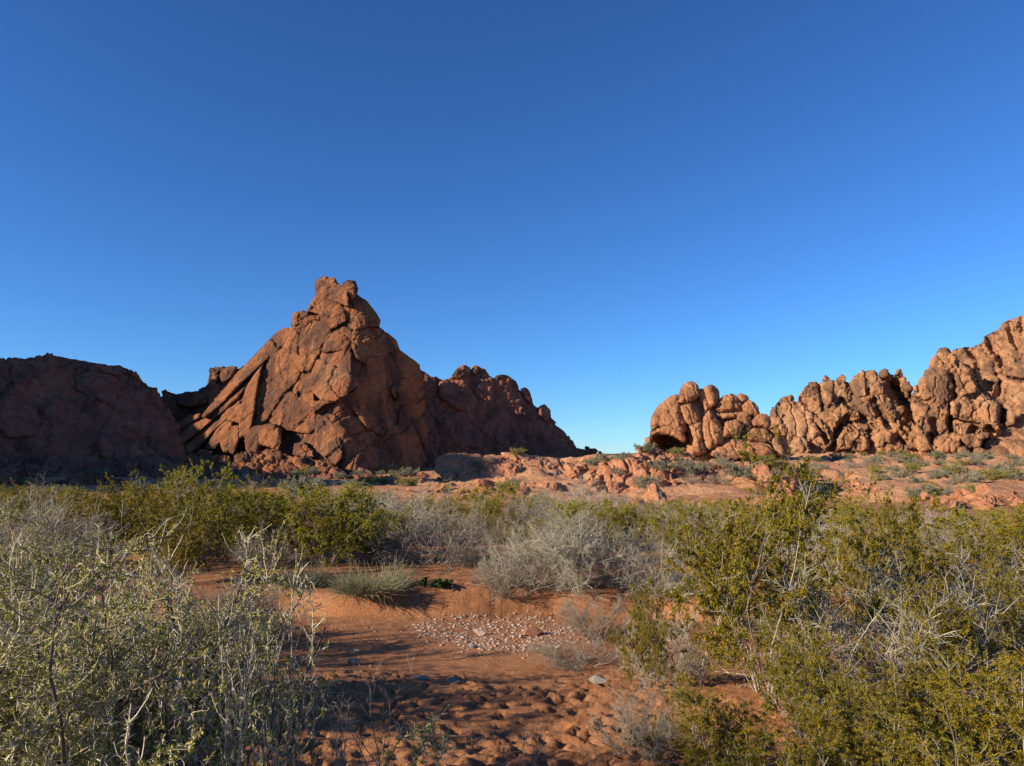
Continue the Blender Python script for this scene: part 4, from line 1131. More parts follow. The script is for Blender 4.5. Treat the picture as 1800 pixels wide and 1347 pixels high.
def twig_bush(seed, h=0.9, wide=1.0, stems=34, n1=10, n2=9, bark='bark_grey', r=.006, nleaf=0, leaf=(.012, .005), mat='leaf_sage', wander=.2, n3=0, base=.0):
    """dense dry bush: a hemisphere of fine interlaced twigs, hardly any leaves"""
    rng = np.random.default_rng(seed)
    az = rng.uniform(0, 6.283, stems)
    el = np.arcsin(rng.uniform(.05, 1, stems))
    di = np.stack([np.cos(az) * np.cos(el), np.sin(az) * np.cos(el), np.sin(el) + .12], -1)
    st = np.stack([np.cos(az) * .06 * wide, np.sin(az) * .06 * wide, np.full(stems, base - .02)], -1)
    rad = 1 / np.sqrt((np.cos(el) / wide) ** 2 + np.sin(el) ** 2)
    ln = (h - base) * rad * rng.uniform(.7, .98, stems)
    s0 = grow_paths(rng, st, di, ln, 8, wander * .8, .02)
    p, d, i = spawn(rng, s0, stems * n1, .2, .98, 46)
    s1 = grow_paths(rng, p, d + [0, 0, .1], h * rng.uniform(.14, .34, len(i)), 6, wander * 1.15, .02)
    p, d, i2 = spawn(rng, s1, len(s1) * n2, .15, 1, 54)
    s2 = grow_paths(rng, p, d + [0, 0, .15], h * rng.uniform(.05, .15, len(p)), 3, wander, .03)
    ch = [tubes(rng, s0, r, r * .4, 4), tubes(rng, s1, r * .5, r * .25, 3), tubes(rng, s2, r * .3, r * .14, 3)]
    for c in range(len(ch)):
        V = ch[c][0]
        V[:, 2] = np.where(V[:, 2] < 0.01, 0.01 + 0.15 * np.abs(V[:, 2] - 0.01), V[:, 2])
    parts = [('branches', part_mesh('branches', ch, M[bark]))]
    if nleaf:
        lp, ld = along(rng, s2, nleaf, .1, 1)
        ld = norm(ld * .8 + rng.normal(size=ld.shape) * .7)
        parts.append(('leaves', part_mesh('leaves', [leaves(rng, lp, ld, *leaf)], M[mat])))
    return Shape(parts, float(np.percentile(s2[:, -1, 2], 96)))

def tuft(seed, h=0.4, wide=1.3, n=1900, mat='straw', w=.0065):
    """rounded clump of dry grass like stems"""
    rng = np.random.default_rng(seed)
    az = rng.uniform(0, 6.283, n)
    el = np.arcsin(rng.uniform(.12, 1, n))
    rr = np.sqrt(rng.uniform(0, 1, n)) * .55 * wide * h
    st = np.stack([np.cos(az) * rr, np.sin(az) * rr, np.zeros(n)], -1)
    a2 = az + rng.normal(0, .5, n)
    di = np.stack([np.cos(a2) * np.cos(el) * .8, np.sin(a2) * np.cos(el) * .8, np.sin(el)], -1)
    hump = 0.75 + 0.45 * vnoise(st / (h * .5), seed % 97)
    p = grow_paths(rng, st, di, h * rng.uniform(.4, 1.1, n) * hump, 4, .16, .0, .14)
    return Shape([('blades', part_mesh('blades', [tubes(rng, p, w * .5, w * .16, 3)], M[mat]))], h)

def thorn_bush(seed, h=1.35, rad=1.1, stems=20, n1=16, n2=15, n3=4, leaf_n=120000, sprigs=10):
    """tangled bush of cream coloured zigzag twigs set with thorns, small leaf bundles at the nodes"""
    rng = np.random.default_rng(seed)
    az = np.linspace(0, 6.283, stems, endpoint=False) + rng.normal(0, .2, stems)
    lean = rng.uniform(.25, 1.5, stems)
    st = np.stack([np.cos(az) * .10, np.sin(az) * .10, np.zeros(stems)], -1)
    di = np.stack([np.cos(az) * lean, np.sin(az) * lean, np.ones(stems)], -1)
    ln = np.minimum(h * 1.0 * np.sqrt(1 + lean ** 2), rad * np.sqrt(1 + 1 / lean ** 2) * 1.02) * rng.uniform(.72, .98, stems)
    s0 = grow_paths(rng, st, di, ln, 12, .28, .01)
    p, d, i = spawn(rng, s0, stems * n1, .15, 1.0, 55)
    s1 = grow_paths(rng, p, d + [0, 0, .12], rng.uniform(.18, .48, len(i)) * h * .75, 9, .32, .02)
    p, d, i = spawn(rng, s1, len(s1) * n2, .1, 1.0, 62)
    s2 = grow_paths(rng, p, d + [0, 0, .08], rng.uniform(.05, .17, len(i)) * h * .75, 6, .34, .0)
    # upright leading shoots standing clear of the crown
    p, d, i = spawn(rng, s0, sprigs, .8, 1.0, 18)
    s3 = grow_paths(rng, p, d * .4 + [0, 0, 1], rng.uniform(.14, .34, sprigs), 9, .15, .10)
    p, d, i = spawn(rng, s3, sprigs * 9, .15, .95, 58)
    s4 = grow_paths(rng, p, d + [0, 0, .3], rng.uniform(.06, .16, len(i)), 5, .2, .02)
    def thorns(paths, n, L):
        p, d, i = spawn(rng, paths, n, .05, .98, 68)
        t = grow_paths(rng, p, d, L * rng.uniform(.6, 1.3, n), 2, 0)
        return tubes(rng, t, .0017, .0003, 3)
    old = tubes(rng, s0, .013, .004, 5)
    old1 = tubes(rng, s1, .0040, .0015, 4)
    tw = [tubes(rng, s2, .0019, .0008, 3), tubes(rng, s3, .0042, .0017, 4), tubes(rng, s4, .0026, .0011, 3)]
    th = [thorns(s2, len(s2) * 4, .022), thorns(s1, len(s1) * 5, .028), thorns(s3, sprigs * 22, .026), thorns(s4, len(s4) * 4, .02)]
    nodes = []
    for paths, n in ((s2, leaf_n), (s1, leaf_n // 7), (s3, sprigs * 40), (s4, len(s4) * 5)):
        k = max(1, n // 5)
        lp, ld = along(rng, paths, k, .05, 1)
        lp = np.repeat(lp, 5, 0) + rng.normal(size=(k * 5, 3)) * .002
        ld = norm(np.repeat(ld, 5, 0) * .3 + rng.normal(size=(k * 5, 3)) + [0, 0, .35])
        nodes.append(leaves(rng, lp, ld, .0128, .0050))
    return Shape([('old_branches', part_mesh('old_branches', [old], M['bark_dark'])), ('branches', part_mesh('branches', [old1], M['bark_mid'])), ('twigs', part_mesh('twigs', tw, M['bark_thorn'])),
                  ('thorns', part_mesh('thorns', th, M['bark_thorn'])), ('leaves', part_mesh('leaves', nodes, M['leaf_thorn']))], float(np.percentile(s2[:, -1, 2], 95)))

def put_plant(shape, name, label, cat, x, y, height=None, wide=1.0, rz=0.0, group=None, sink=0.02, z=None):
    s = 1.0 if height is None else height / shape.h
    gz = ground_at(x, y) if z is None else z
    t = thing(name, label, cat, (x, y, gz - sink), group)
    t.rotation_euler = (0, 0, rz)
    t.scale = (s * wide, s * wide, s)
    for pn, me in shape.parts:
        link(pn, me, t, kind='stuff')
    return t

ORD = 'first second third fourth fifth sixth seventh eighth ninth tenth eleventh twelfth'.split()
ROLL = {}
def enroll(o, px):
    ROLL.setdefault(o['label'], []).append((px, o))
def number_off():
    """look-alikes that share a description are told apart by their place along the row"""
    for lab, lst in ROLL.items():
        lst.sort(key=lambda t: t[0])
        n = len(lst)
        if n == 1:
            continue
        for k, (px, o) in enumerate(lst):
            w = 'leftmost' if k == 0 else 'rightmost' if k == n - 1 else (ORD[k] + ' from left') if k < n / 2 else (ORD[n - 1 - k] + ' from right')
            o['label'] = lab + ', ' + w

def x_at(px, y):
    return float(px_dir(px, 820)[0]) * y

prng = np.random.default_rng(77)

# ---- foreground, left: the big thorn bush and its lower neighbours
T1 = thorn_bush(1001)
T2 = thorn_bush(1002, 0.8, .75, 12, 11, 9, 4, 10000, 5)
put_plant(T1, 'thorn_bush', 'big tangled thorn bush with cream twigs and tiny leaves at the left edge', 'bush', x_at(0, 2.45), 2.45, 1.02, 1.04, 0.4)
put_plant(T1, 'thorn_bush', 'thorn bush with bare whitish sprigs standing up along its right flank', 'bush', x_at(205, 2.65), 2.65, 1.10, .80, 2.6)
put_plant(T1, 'thorn_bush', 'dense low part of the thorn thicket between the big bush and the sprigged one', 'bush', x_at(150, 3.05), 3.05, .90, .82, 1.3)
put_plant(T1, 'thorn_bush', 'thickest, darkest part of the thorn thicket low in the left corner', 'bush', x_at(70, 2.75), 2.75, .96, .86, 3.3)
put_plant(T1, 'thorn_bush', 'dense thorn bush added beyond the left edge to shade the sand', 'bush', x_at(-235, 4.4), 4.4, 1.22, 1.0, .9)  # extra bush, put here for its shadow band across the sand
put_plant(T1, 'thorn_bush', 'tall thorn bush added farther back beyond the left edge to shade the sand', 'bush', x_at(-120, 6.3), 6.3, 1.15, .95, 2.2)  # another added bush, lengthens the shade on the sand
put_plant(T2, 'thorn_bush', 'slim thorn bush with one pale forked sprig, next to the shaded sand', 'bush', x_at(430, 2.75), 2.75, .96, 0.40, 2.0)
put_plant(T2, 'thorn_bush', 'thin dark thorn bush in shade at the bottom, on the sand', 'bush', x_at(520, 3.0), 3.0, 0.52, 0.5, 4.1)
put_plant(T1, 'thorn_bush', 'thorn bush mostly hidden behind the big one, shading the sand path', 'bush', x_at(60, 4.9), 4.9, .92, 1.1, 5.2)

# ---- foreground, right: creosote bushes
CN = [creosote(1100 + k, 1.4, .95, 13, 12, 8, 56, (.0165, .0100), 'leaf_creosote', r=.0075, open_=-.02) for k in range(2)]
CN.append(CN[0])
near = [
    (1330, 5.6, 1.46, 0.78, 0, 'tall olive creosote bush with white forked stems, standing at the edge of the wash'),
    (1545, 6.9, 1.40, 0.66, 1, 'tall creosote bush rising behind the pale shrub, before the dark rock hollow'),
    (1480, 3.7, 0.62, 1.05, 2, 'orange tinged creosote bush at the bottom, left of the bottom right corner'),
    (1240, 4.1, 0.50, 1.00, 0, 'low creosote bush leaning over the dark shade at the edge of the sand'),
    (1720, 3.8, 0.74, 1.15, 1, 'creosote bush filling the bottom right corner'),
    (1650, 5.0, 0.80, 0.85, 2, 'creosote bush standing right of the pale shrub, above the corner one'),
    (1395, 4.7, 0.62, 0.80, 1, 'creosote bush growing in front of the tall white stemmed one'),
    (1130, 5.9, 0.74, 0.55, 2, 'slim creosote bush with sparse leaves beside the gravel bed'),
    (1790, 5.6, 0.84, 0.80, 0, 'creosote bush cut by the right edge of the picture'),
    (1350, 3.45, .46, 1.3, 0, 'low orange tinged creosote at the very bottom, right of the dark shade'),
    (1620, 3.3, .56, 1.3, 1, 'creosote at the bottom edge, between the orange tinged and the corner one'),
    (1580, 4.3, 0.56, 0.95, 0, 'creosote bush between the two bottom right ones'),
]
for k, (px, y, h, w, v, lab) in enumerate(near):
    put_plant(CN[v], 'creosote_bush', lab, 'bush', x_at(px, y), y, h, w, float(prng.uniform(0, 6.28)), 'creosote bushes in the right foreground')

# ---- pale and grey bushes among them
GB = [twig_bush(1200, .9, 1.0, 36, 10, 9, 'bark_grey', .006), twig_bush(1201, .9, 1.15, 40, 10, 9, 'bark_white', .006, 9000, (.010, .004), 'leaf_sage'),
      twig_bush(1202, .8, 1.25, 34, 10, 8, 'bark_grey', .0065, 5000, (.010, .004), 'leaf_sage', .26), twig_bush(1203, .9, 1.05, 34, 10, 8, 'bark_white', .006)]
TF = [tuft(1300, .42, 1.5), tuft(1301, .5, 1.2), tuft(1302, .36, 1.4, 2000, 'leaf_sage', .006)]
for px, y, h, w, v, lab in [
    (1550, 5.5, .84, 1.05, 1, 'pale grey green feathery shrub in the middle of the right foreground creosotes'),
    (1170, 6.4, .48, .75, 3, 'pale dry shrub below the slim creosote bush'),
    (1440, 5.0, .40, .8, 1, 'whitish low shrub behind the orange tinged creosote'),
    (1120, 4.5, .36, .8, 0, 'dark grey bare shrub at the right edge of the trodden sand'),
    (1700, 6.4, .60, .8, 0, 'grey dry shrub below the right edge creosotes'),
    (1790, 7.2, .80, .7, 3, 'fan of pale dry stems at the right edge')]:
    put_plant(GB[v], 'dry_shrub', lab, 'shrub', x_at(px, y), y, h, w, float(prng.uniform(0, 6.28)))

# ---- big grey bush on a trunk behind the gravel
def grey_tree(seed):
    rng = np.random.default_rng(seed)
    sh = twig_bush(seed, 1.25, 1.05, 42, 11, 10, 'bark_white', .009, 9000, (.014, .006), 'leaf_sage', .26, base=.32)
    st = np.array([[-.04, 0, -.05], [.05, .02, -.05], [.14, -.03, -.05]])
    tr = grow_paths(rng, st, np.array([[-.25, 0, 1], [.1, .05, 1], [.55, -.1, 1]]), np.array([.5, .52, .5]), 7, .16, .03)
    sh.parts.insert(0, ('trunk', part_mesh('trunk', [tubes(rng, tr, .022, .012, 6)], M['bark_pale'])))
    return sh
GT = grey_tree(1400)
put_plant(GT, 'grey_bush', 'large rounded grey bush of bare twigs on short trunks behind the gravel bed', 'bush', x_at(1000, 10.35), 10.35, 0.94, 1.08, 1.0)

CM = [creosote(1500 + k, 1.3, 1.0, 14, 11, 7, 34, (.023, .014), 'leaf_green', 'bark_grey', .008, -.1) for k in range(2)]
CM.append(CM[0])
CD = [creosote(1520 + k, 1.3, 1.0, 14, 11, 7, 34, (.023, .014), 'leaf_creosote', 'bark_grey', .008, -.1) for k in range(2)]
mid = [  # px, distance, height, width factor, shape, name, label, category
    (945, 10.5, .66, .9, GB[1], 'grey_bush', 'grey green shrub merging into the left side of the large grey bush', 'bush'),
    (1105, 10.8, .66, .8, GB[1], 'grey_bush', 'grey green shrub merging into the right side of the large grey bush', 'bush'),
    (905, 10.1, .44, .9, GB[2], 'grassy_shrub', 'low green grey shrub on the sand bank left of the large grey bush', 'shrub'),
    (1050, 8.7, .40, .8, GB[2], 'dry_shrub', 'tangled low twigs at the foot of the large grey bush', 'shrub'),
    (1015, 7.5, .22, 1.5, GB[2], 'dry_shrub', 'flat dark grey green shrub lying at the right end of the gravel', 'shrub'),
    (662, 10.1, .42, .92, TF[0], 'grass_clump', 'pale straw coloured grass clump on top of the sand mound', 'grass clump'),
    (545, 10.7, .34, .75, TF[2], 'grass_clump', 'grey green clump left of the straw coloured one on the mound', 'grass clump'),
    (425, 8.3, .62, .9, GB[2], 'grey_bush', 'grey bush hidden behind the thorn twigs, shading the wash floor', 'bush'),
    (372, 8.6, .58, .85, TF[1], 'grass_clump', 'tall straw coloured clump seen behind the thorn bush twigs', 'grass clump'),
    (580, 12.6, 1.18, .85, CM[0], 'creosote_bush', 'full green creosote bush behind the straw coloured grass clump', 'bush'),
    (672, 13.4, .72, 1.0, CM[1], 'creosote_bush', 'low green creosote at the right foot of the full green one', 'bush'),
    (360, 13.2, 1.50, .85, CM[1], 'creosote_bush', 'creosote bush whose two sprays reach up into the shaded cliff', 'bush'),
    (265, 14.2, 1.18, 1.0, CD[0], 'creosote_bush', 'golden olive creosote left of the one with tall sprays', 'bush'),
    (165, 13.0, 1.10, .95, CD[1], 'creosote_bush', 'olive creosote behind the tallest thorn sprig', 'bush'),
    (455, 14.0, 1.12, .95, CM[2], 'creosote_bush', 'grey tinged creosote between the tall sprayed and the full green one', 'bush'),
    (20, 11.5, 1.05, .9, GB[0], 'grey_bush', 'grey leafless bush at the left edge behind the thorn bush', 'bush'),
    (480, 12.6, .60, .8, GB[0], 'grey_bush', 'purplish grey shrub left of the full green creosote', 'bush'),
    (765, 13.0, .98, .8, GB[0], 'grey_bush', 'tall brown grey shrub in the middle, right of the full green creosote', 'bush'),
    (838, 12.6, .44, .9, GB[0], 'grey_bush', 'small round brown grey shrub beside the tall brown grey one', 'bush'),
    (700, 16.5, 1.0, .95, GB[3], 'grey_bush', 'pale shrub behind the brown grey one, below the rock ledges', 'bush'),
    (640, 17.5, .98, .9, GB[3], 'grey_bush', 'whitish shrub peeping over the full green creosote', 'bush'),
    (885, 16.5, .62, .8, TF[1], 'grass_clump', 'white straw clump in the middle distance left of the large grey bush', 'grass clump'),
    (830, 18.5, 1.02, .95, CM[2], 'creosote_bush', 'fine grey green creosote in the middle below the sandstone hump', 'bush'),
    (970, 15.5, .90, .9, GB[2], 'grey_bush', 'greenish grey shrub behind the top of the large grey bush', 'bush'),
    (1010, 19.0, 1.08, .9, GB[3], 'grey_bush', 'pale shrub at the foot of the pink outcrop', 'bush'),
    (1090, 15.0, .82, 1.0, CM[0], 'creosote_bush', 'green creosote right behind the large grey bush', 'bush'),
    (1180, 14.0, .86, .95, CM[1], 'creosote_bush', 'green creosote below the pink outcrop, next to the tall white stemmed one', 'bush'),
    (1245, 11.5, .88, .9, CD[0], 'creosote_bush', 'olive creosote behind the left stems of the tall white stemmed one', 'bush'),
    (1160, 10.0, .62, .9, GB[3], 'grey_bush', 'lilac grey bare shrub above the white forked branch', 'bush'),
    (1270, 9.0, .74, .9, CM[2], 'creosote_bush', 'green creosote low behind the tall white stemmed one', 'bush'),
    (1425, 11.0, .80, .7, GB[3], 'grey_bush', 'pale grey shrub between the two tall creosotes', 'bush'),
    (1620, 9.5, .80, .8, GB[0], 'grey_bush', 'dark grey shrub with a shaded underside on the right', 'bush'),
    (1690, 10.5, .62, .7, GB[3], 'grey_bush', 'pale spreading shrub right of the dark grey one', 'bush'),
    (1765, 9.6, 1.15, .95, CD[1], 'creosote_bush', 'leaning olive creosote by the right edge, on the sand', 'bush'),
    (1480, 13.0, .92, .9, CM[0], 'creosote_bush', 'green creosote between the tall ones, before the rocks', 'bush'),
    (1385, 15.5, .85, .9, CD[0], 'creosote_bush', 'olive creosote on the brink of the dark rock hollow', 'bush'),
    (1560, 8.6, .95, .9, CD[1], 'creosote_bush', 'golden olive creosote behind the pale feathery shrub', 'bush'),
    (1690, 8.3, .80, .9, CD[0], 'creosote_bush', 'low golden olive creosote beyond the right foreground thicket', 'bush'),
    (1430, 8.2, .85, .8, CD[0], 'creosote_bush', 'golden olive creosote right behind the tall white stemmed one', 'bush'),
    (1660, 15.0, .70, .9, GB[1], 'grey_bush', 'pale sage shrub on the slope above the dark grey shrub', 'bush'),
]
for px, y, h, w, sh, nm, lab, cat in mid:
    put_plant(sh, nm, lab, cat, x_at(px, y), y, h * 1.04, w * 1.15, float(prng.uniform(0, 6.28)))

# further bushes that fill the belt behind, one like the other within its stretch
kinds = [(CM[0], 'creosote_bush', 'bush'), (CM[1], 'creosote_bush', 'bush'), (CM[2], 'creosote_bush', 'bush'), (CD[0], 'creosote_bush', 'bush'), (CD[1], 'creosote_bush', 'bush'), (GB[0], 'grey_bush', 'bush'), (GB[3], 'grey_bush', 'bush'), (GB[1], 'grey_bush', 'bush')]
def stretch(px):
    for lim, s_ in ((250, 'the shaded left ridge'), (740, 'the pyramid butte'), (1000, 'the sandstone hump'), (1420, 'the pink outcrop'), (9999, 'the open rocky slope')):
        if px < lim:
            return s_
def cat_is(nm):
    return nm == 'creosote_bush'
for k in range(165):
    px = -80 + 1960 * ((k * 0.61803) % 1.0) + prng.uniform(-15, 15)
    y = float(prng.uniform(14.5, 34)) if k % 3 else float(prng.uniform(10.5 if px < 420 else 12.5, 20))
    sh, nm, cat = kinds[prng.choice(8, p=[.16, .16, .14, .14, .14, .07, .09, .10])]
    if nm == 'grey_bush' and (px < 700 and k % 4 or px > 1150 and k % 2):
        sh, nm, cat = kinds[k % 5]
    if 690 < px < 960 and y < 15.5:
        continue
    cap = 1.6 - (.024 if px < 680 else .036 if px < 1000 else .042 if px < 1380 else .052) * y
    if cap < .28:
        continue
    if not -40 < px < 1840:
        continue
    where = stretch(px)
    row = 'front' if y < 16.5 else 'middle' if y < 23 else 'back'
    kind = 'fresh green creosote' if sh in CM else 'golden olive creosote' if sh in CD else 'brownish grey bush' if sh is GB[0] else 'pale bare bush' if sh is GB[3] else 'grey green bush'
    o = put_plant(sh, nm, kind + ' in the ' + row + ' row below ' + where, cat, x_at(px, y), y, cap * float(prng.uniform(.5, .97)), float(prng.uniform(.8, 1.2)), float(prng.uniform(0, 6.28)),
              ('creosote bushes' if cat_is(nm) else 'grey bushes') + ' of the shrub belt below ' + where)
    enroll(o, px)

# ---- small desert shrubs on the rocky slopes
DS = [twig_bush(1600, .6, 1.35, 26, 8, 5, 'bark_white', .012, 5200, (.05, .022), 'leaf_sage'), twig_bush(1601, .6, 1.3, 26, 8, 5, 'bark_grey', .012, 3500, (.05, .02), 'leaf_green'),
      twig_bush(1602, .6, 1.3, 28, 9, 5, 'bark_grey', .013)]
dlab = ['pale sage shrub dotted on the rocks by ', 'small green shrub dotted on the rocks by ', 'grey bare shrub dotted on the rocks by ']
spots = [Z5(q)[0] for q in [(500, 1030), (660, 1075), (1020, 1080), (1245, 1085), (1340, 1120), (1350, 1055), (1470, 1170), (1590, 1090), (1700, 1050), (1760, 1090), (1550, 960), (1400, 1005), (860, 985), (1100, 1040), (1240, 1190), (1130, 1200),
                              (700, 960), (780, 940), (900, 935), (1000, 930), (1080, 960), (1240, 935), (960, 950), (600, 960), (520, 925), (1580, 930), (420, 970), (710, 1020), (1690, 1075), (1620, 1040)]]
spots += [Z4(q)[0] for q in [(380, 870), (740, 830), (900, 810), (960, 860), (1050, 840), (1200, 790), (1210, 810), (1450, 900), (1340, 870), (980, 950), (1180, 950), (600, 690), (850, 715), (1060, 740), (1190, 735), (1380, 720), (300, 770), (440, 765), (620, 980)]]
spots += [Z3(q)[0] for q in [(110, 890), (160, 880), (260, 930), (320, 920), (290, 1000), (860, 835), (820, 870), (1020, 990), (1000, 1040), (760, 860), (1060, 775), (1190, 785), (1560, 850)]]
spots += [(x_, y_) for x_, y_ in zip(prng.uniform(20, 700, 40), prng.uniform(828, 872, 40))]
spots += [(x_, y_) for x_, y_ in zip(prng.uniform(1330, 1790, 34), prng.uniform(800, 850, 34))]
dg = bpy.context.evaluated_depsgraph_get()
dg.update()
def hit_scene(px, py):
    a, b = px_dir(px, py)
    d = Vector((float(a), 1.0, float(b))).normalized()
    ok, loc, nrm, _, ob, _ = S.ray_cast(dg, Vector((0, 0, CAM_H)) + d * 30, d)
    return loc if ok and loc.y < 220 else None
bpy.context.view_layer.update()
for px, py in spots:
    q = hit_scene(px, py)
    if q is None:
        continue
    v = int(prng.choice([0, 0, 0, 1, 2]))
    where = stretch(px)
    far = 'high up' if q.y > 75 else 'halfway up' if q.y > 52 else 'low'
    o = put_plant(DS[v], 'desert_shrub', dlab[v].replace('dotted', far) + where, 'shrub', q.x, q.y, float(prng.uniform(.38, .72)) * (1.0 if q.y < 75 else 1.35), float(prng.uniform(.85, 1.25)), float(prng.uniform(0, 6.28)),
              ('pale sage shrubs', 'green shrubs', 'grey shrubs')[v] + ' among the rocks of ' + where, z=q.z)
    enroll(o, px)
number_off()
# ------------------------------------------------------------------ stones, gravel, small things on the sand
def stone_mesh(name, seed, mat, facets_=9, sub=3):
    me = boulder_mesh(seed, mat, sub, facets_ + 6, 0.06)
    me.polygons.foreach_set('use_smooth', np.zeros(len(me.polygons), bool))
    me.name = name
    return me

def put_stone(label, px, py, w, h, d, mat, seed, rz=0.0, name='stone', cat='stone'):
    x, y, z = ray_ground(px, py)
    me = stone_mesh(name, seed, mat)
    o = link(name, me, None, (x, y, z + h * 0.28), (float(prng.uniform(-.15, .15)), float(prng.uniform(-.15, .15)), rz), (w / 2, d / 2, h / 2))
    tag(o, label, cat)
    return o
put_stone('cream coloured blocky stone at the left end of the gravel bed', 845, 1112, .15, .11, .11, M['stone_cream'], 2001, .1)
put_stone('reddish brown angular stone on the right of the gravel bed', 936, 1114, .26, .13, .15, M['stone_red'], 2002, .3)
put_stone('small buff stone touching the reddish brown one', 916, 1117, .07, .06, .07, M['stone_cream'], 2003, .3)
put_stone('whitish stone at the near edge of the gravel bed', 830, 1136, .085, .06, .07, M['stone_grey'], 2004)
put_stone('grey stone lying in shade by the thorn bush', 620, 1167, .13, .09, .10, M['stone_grey'], 2005)
put_stone('flat grey stone behind the thin thorn twigs', 742, 1194, .16, .07, .10, M['stone_grey'], 2006, .2)
put_stone('dull grey stone right of the flat one in the shade', 797, 1197, .12, .06, .08, M['stone_grey'], 2007)
put_stone('pale grey wedge shaped stone at the right of the trodden sand', 1050, 1204, .14, .08, .10, M['stone_grey'], 2008, -.3)
put_stone('tiny white stone alone on the trodden sand', 862, 1290, .03, .022, .025, M['stone_grey'], 2009)
put_stone('small pinkish stone beside the thorn bush, on shaded sand', 652, 1170, .06, .04, .05, M['stone_red'], 2010)
put_stone('long low stone in the shaded hollow behind the grey one', 622, 1142, .14, .05, .08, M['stone_grey'], 2011)

def gravel():
    """the bed of pale pebbles in the wash"""
    rng = np.random.default_rng(5)
    base = []
    for k in range(6):
        bm = bmesh.new()
        bmesh.ops.create_icosphere(bm, subdivisions=1, radius=1)
        V = np.array([v.co[:] for v in bm.verts])
        F = np.array([[v.index for v in f.verts] for f in bm.faces])
        bm.free()
        for _ in range(6):
            n = norm(rng.normal(size=3))
            V = V - np.maximum(V @ n - rng.uniform(.5, .8), 0)[:, None] * n
        base.append(V * rng.uniform(.7, 1.2, 3))
    poly = np.array([(720, 1098), (800, 1086), (880, 1082), (960, 1084), (1000, 1092), (1010, 1112), (985, 1136), (930, 1142), (860, 1136), (800, 1126), (740, 1116)], float)
    far = np.array([(560, 1092), (700, 1084), (880, 1076), (1000, 1078), (1060, 1100), (1040, 1140), (960, 1156), (800, 1142), (640, 1130)], float)
    ch, cnt = [], 0
    while cnt < 9000:
        P = poly if rng.random() < .84 else far
        q = rng.uniform(P.min(0), P.max(0))
        if not inside(q[None], P)[0]:
            continue
        if fbm(np.array([[q[0] / 26, q[1] / 7, 0]]), 3, 3)[0] + rng.normal(0, .3) < -.45:
            continue
        q = q + rng.normal(size=2) * np.array([16, 4.5])
        x, y, z = ray_ground(q[0], q[1])
        s = min(.0032 * math.exp(rng.exponential(.58)), .026)
        a = rng.uniform(0, 6.283)
        V = base[rng.integers(6)] * s * np.array([1.25, 1, .5])
        R = np.array([[math.cos(a), -math.sin(a), 0], [math.sin(a), math.cos(a), 0], [0, 0, 1]])
        ch.append((V @ R.T + [x, y, z + s * .05], F))
        cnt += 1
    V, Fs = join(ch)
    o = link('gravel', mesh_from('gravel', V, [np.concatenate(Fs)], M['pebble'], smooth=False))
    o['kind'] = 'stuff'
    o['label'] = 'bed of pale gravel in the sandy wash'
gravel()

def litter():
    """bits of stick, dead leaf and grit strewn over the sand"""
    rng = np.random.default_rng(8)
    n = 900
    y = rng.uniform(3.6, 12.5, n)
    x = rng.uniform(-.55, .22, n) * y
    z = np.array([ground_at(a, b) for a, b in zip(x, y)])
    st = np.stack([x, y, z + .003], -1)
    az = rng.uniform(0, 6.283, n)
    d = np.stack([np.cos(az), np.sin(az), rng.uniform(-.05, .15, n)], -1)
    sticks = grow_paths(rng, st, d, np.minimum(.02 * np.exp(rng.exponential(.7, n)), .16), 4, .12)
    V, q_ = tubes(rng, sticks, .0017, .0009, 3)
    m = 1600
    y = rng.uniform(3.6, 12.5, m)
    x = rng.uniform(-.55, .25, m) * y
    z = np.array([ground_at(a, b) for a, b in zip(x, y)])
    lv, lt = leaves(rng, np.stack([x, y, z + .003], -1), norm(np.stack([rng.normal(size=m), rng.normal(size=m), rng.uniform(0, .4, m)], -1)), .013, .007)
    V2, F2 = join([(V, q_), (lv, lt)])
    o = link('plant_litter', mesh_from('plant_litter', V2, F2, M['bark_mid'], smooth=False))
    o['kind'] = 'stuff'
    o['label'] = 'scattered dry sticks and dead leaves on the sand'
litter()

# ---- green broad leaved plant on the mound: every leaf its own
def broad_leaf(seed):
    rng = np.random.default_rng(seed)
    K = 7
    t = np.linspace(0, 1, K)
    w = np.sin(np.pi * np.clip(t * .93 + .05, 0, 1)) ** .8 * .028
    c = np.stack([t * .115, 0 * t, .055 * np.sin(t * 2.3) - .02 * t], -1)
    L = c + np.stack([0 * t, w, w * .35], -1)
    Rr = c + np.stack([0 * t, -w, w * .35], -1)
    V = np.concatenate([L, c, Rr, c - [0, 0, .0015]])
    i = np.arange(K - 1)
    q = np.concatenate([np.stack([i, i + 1, i + 1 + K, i + K], 1), np.stack([i + K, i + 1 + K, i + 1 + 2 * K, i + 2 * K], 1),
                        np.stack([i + 3 * K, i + 1 + 3 * K, i + 1, i], 1), np.stack([i + 2 * K, i + 1 + 2 * K, i + 1 + 3 * K, i + 3 * K], 1)])
    return mesh_from('leaf', V, [q], M['leaf_broad'])
BL = [broad_leaf(k) for k in range(3)]
for px, py, n, lab in [(778, 1040, 26, 'small bright green leafy plant on the crest of the sand mound'), (748, 1037, 14, 'yellowish green seedling clump left of the bright green plant')]:
    x, y, z = ray_ground(px, py)
    t = thing('green_plant', lab, 'plant', (x, y, z - .005))
    for k in range(n):
        a = prng.uniform(0, 6.283)
        r = prng.uniform(0, .11)
        s = prng.uniform(.6, 1.25)
        link('leaf', BL[k % 3], t, (r * math.cos(a), r * .7 * math.sin(a), prng.uniform(0, .02)), (prng.uniform(-.3, .3), prng.uniform(-.75, .1), a + prng.normal(0, .5)), (s, s, s))

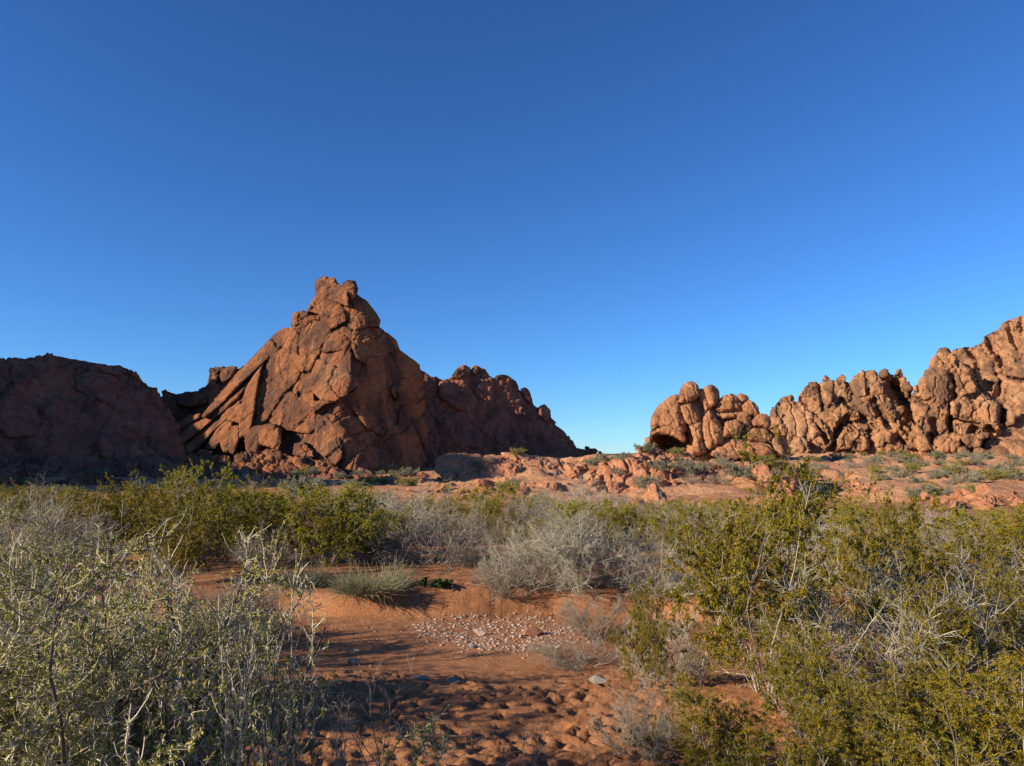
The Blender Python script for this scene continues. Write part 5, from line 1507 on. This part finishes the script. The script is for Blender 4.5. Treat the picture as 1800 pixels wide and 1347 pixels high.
# ---- bare branches and dead twigs
def dead_branch(label, px, y, h, lean, seed, name='dead_branch', stems=2, n1=7, r=.009, bark='bark_white', cat='branch', wide=.35, n2=4):
    rng = np.random.default_rng(seed)
    x = x_at(px, y)
    d0 = np.stack([np.full(stems, lean) + rng.normal(0, wide, stems), rng.normal(0, .2, stems), np.ones(stems)], -1)
    s0 = grow_paths(rng, np.zeros((stems, 3)) + [0, 0, -.03], d0, h * rng.uniform(.75, 1.1, stems), 9, .13, .02)
    p, d, i = spawn(rng, s0, stems * n1, .3, .98, 42)
    s1 = grow_paths(rng, p, d + [0, 0, .2], h * rng.uniform(.12, .34, len(i)), 6, .2, .03)
    p, d, i = spawn(rng, s1, len(s1) * n2, .2, 1, 45)
    s2 = grow_paths(rng, p, d, h * rng.uniform(.05, .12, len(i)), 4, .2, .02)
    t = thing(name, label, cat, (x, y, ground_at(x, y)))
    link('stem', part_mesh('stem', [tubes(rng, s0, r, r * .35, 5)], M[bark]), t)
    link('twigs', part_mesh('twigs', [tubes(rng, s1, r * .4, r * .2, 3), tubes(rng, s2, r * .22, r * .12, 3)], M[bark]), t, kind='stuff')
dead_branch('white forked bare branch leaning up from the sand before the tall creosote', 1232, 6.6, .78, -.35, 3001)
dead_branch('bare grey sapling standing alone right of the forked branch', 1225, 7.4, .9, .02, 3002, stems=1, n1=5)
dead_branch('thin bare twigs in the bottom centre on the trodden sand', 905, 3.7, .42, -.1, 3003, 'dead_twigs', 5, 6, .0032, 'bark_grey', 'twigs', .5)
dead_branch('thin thorny twigs spreading over the shaded sand left of centre', 690, 3.95, .55, .1, 3004, 'dead_twigs', 6, 8, .0035, 'bark_grey', 'twigs', .5)
dead_branch('single dry sprig standing in the gravel', 730, 6.9, .2, .05, 3005, 'dead_twigs', 2, 5, .003, 'bark_grey', 'twigs', .3)
dead_branch('dark twisted dead stem sticking out of the shaded rock hollow', 1405, 40.0, 1.6, .0, 3006, stems=2, n1=7, r=.03, bark='bark_grey')
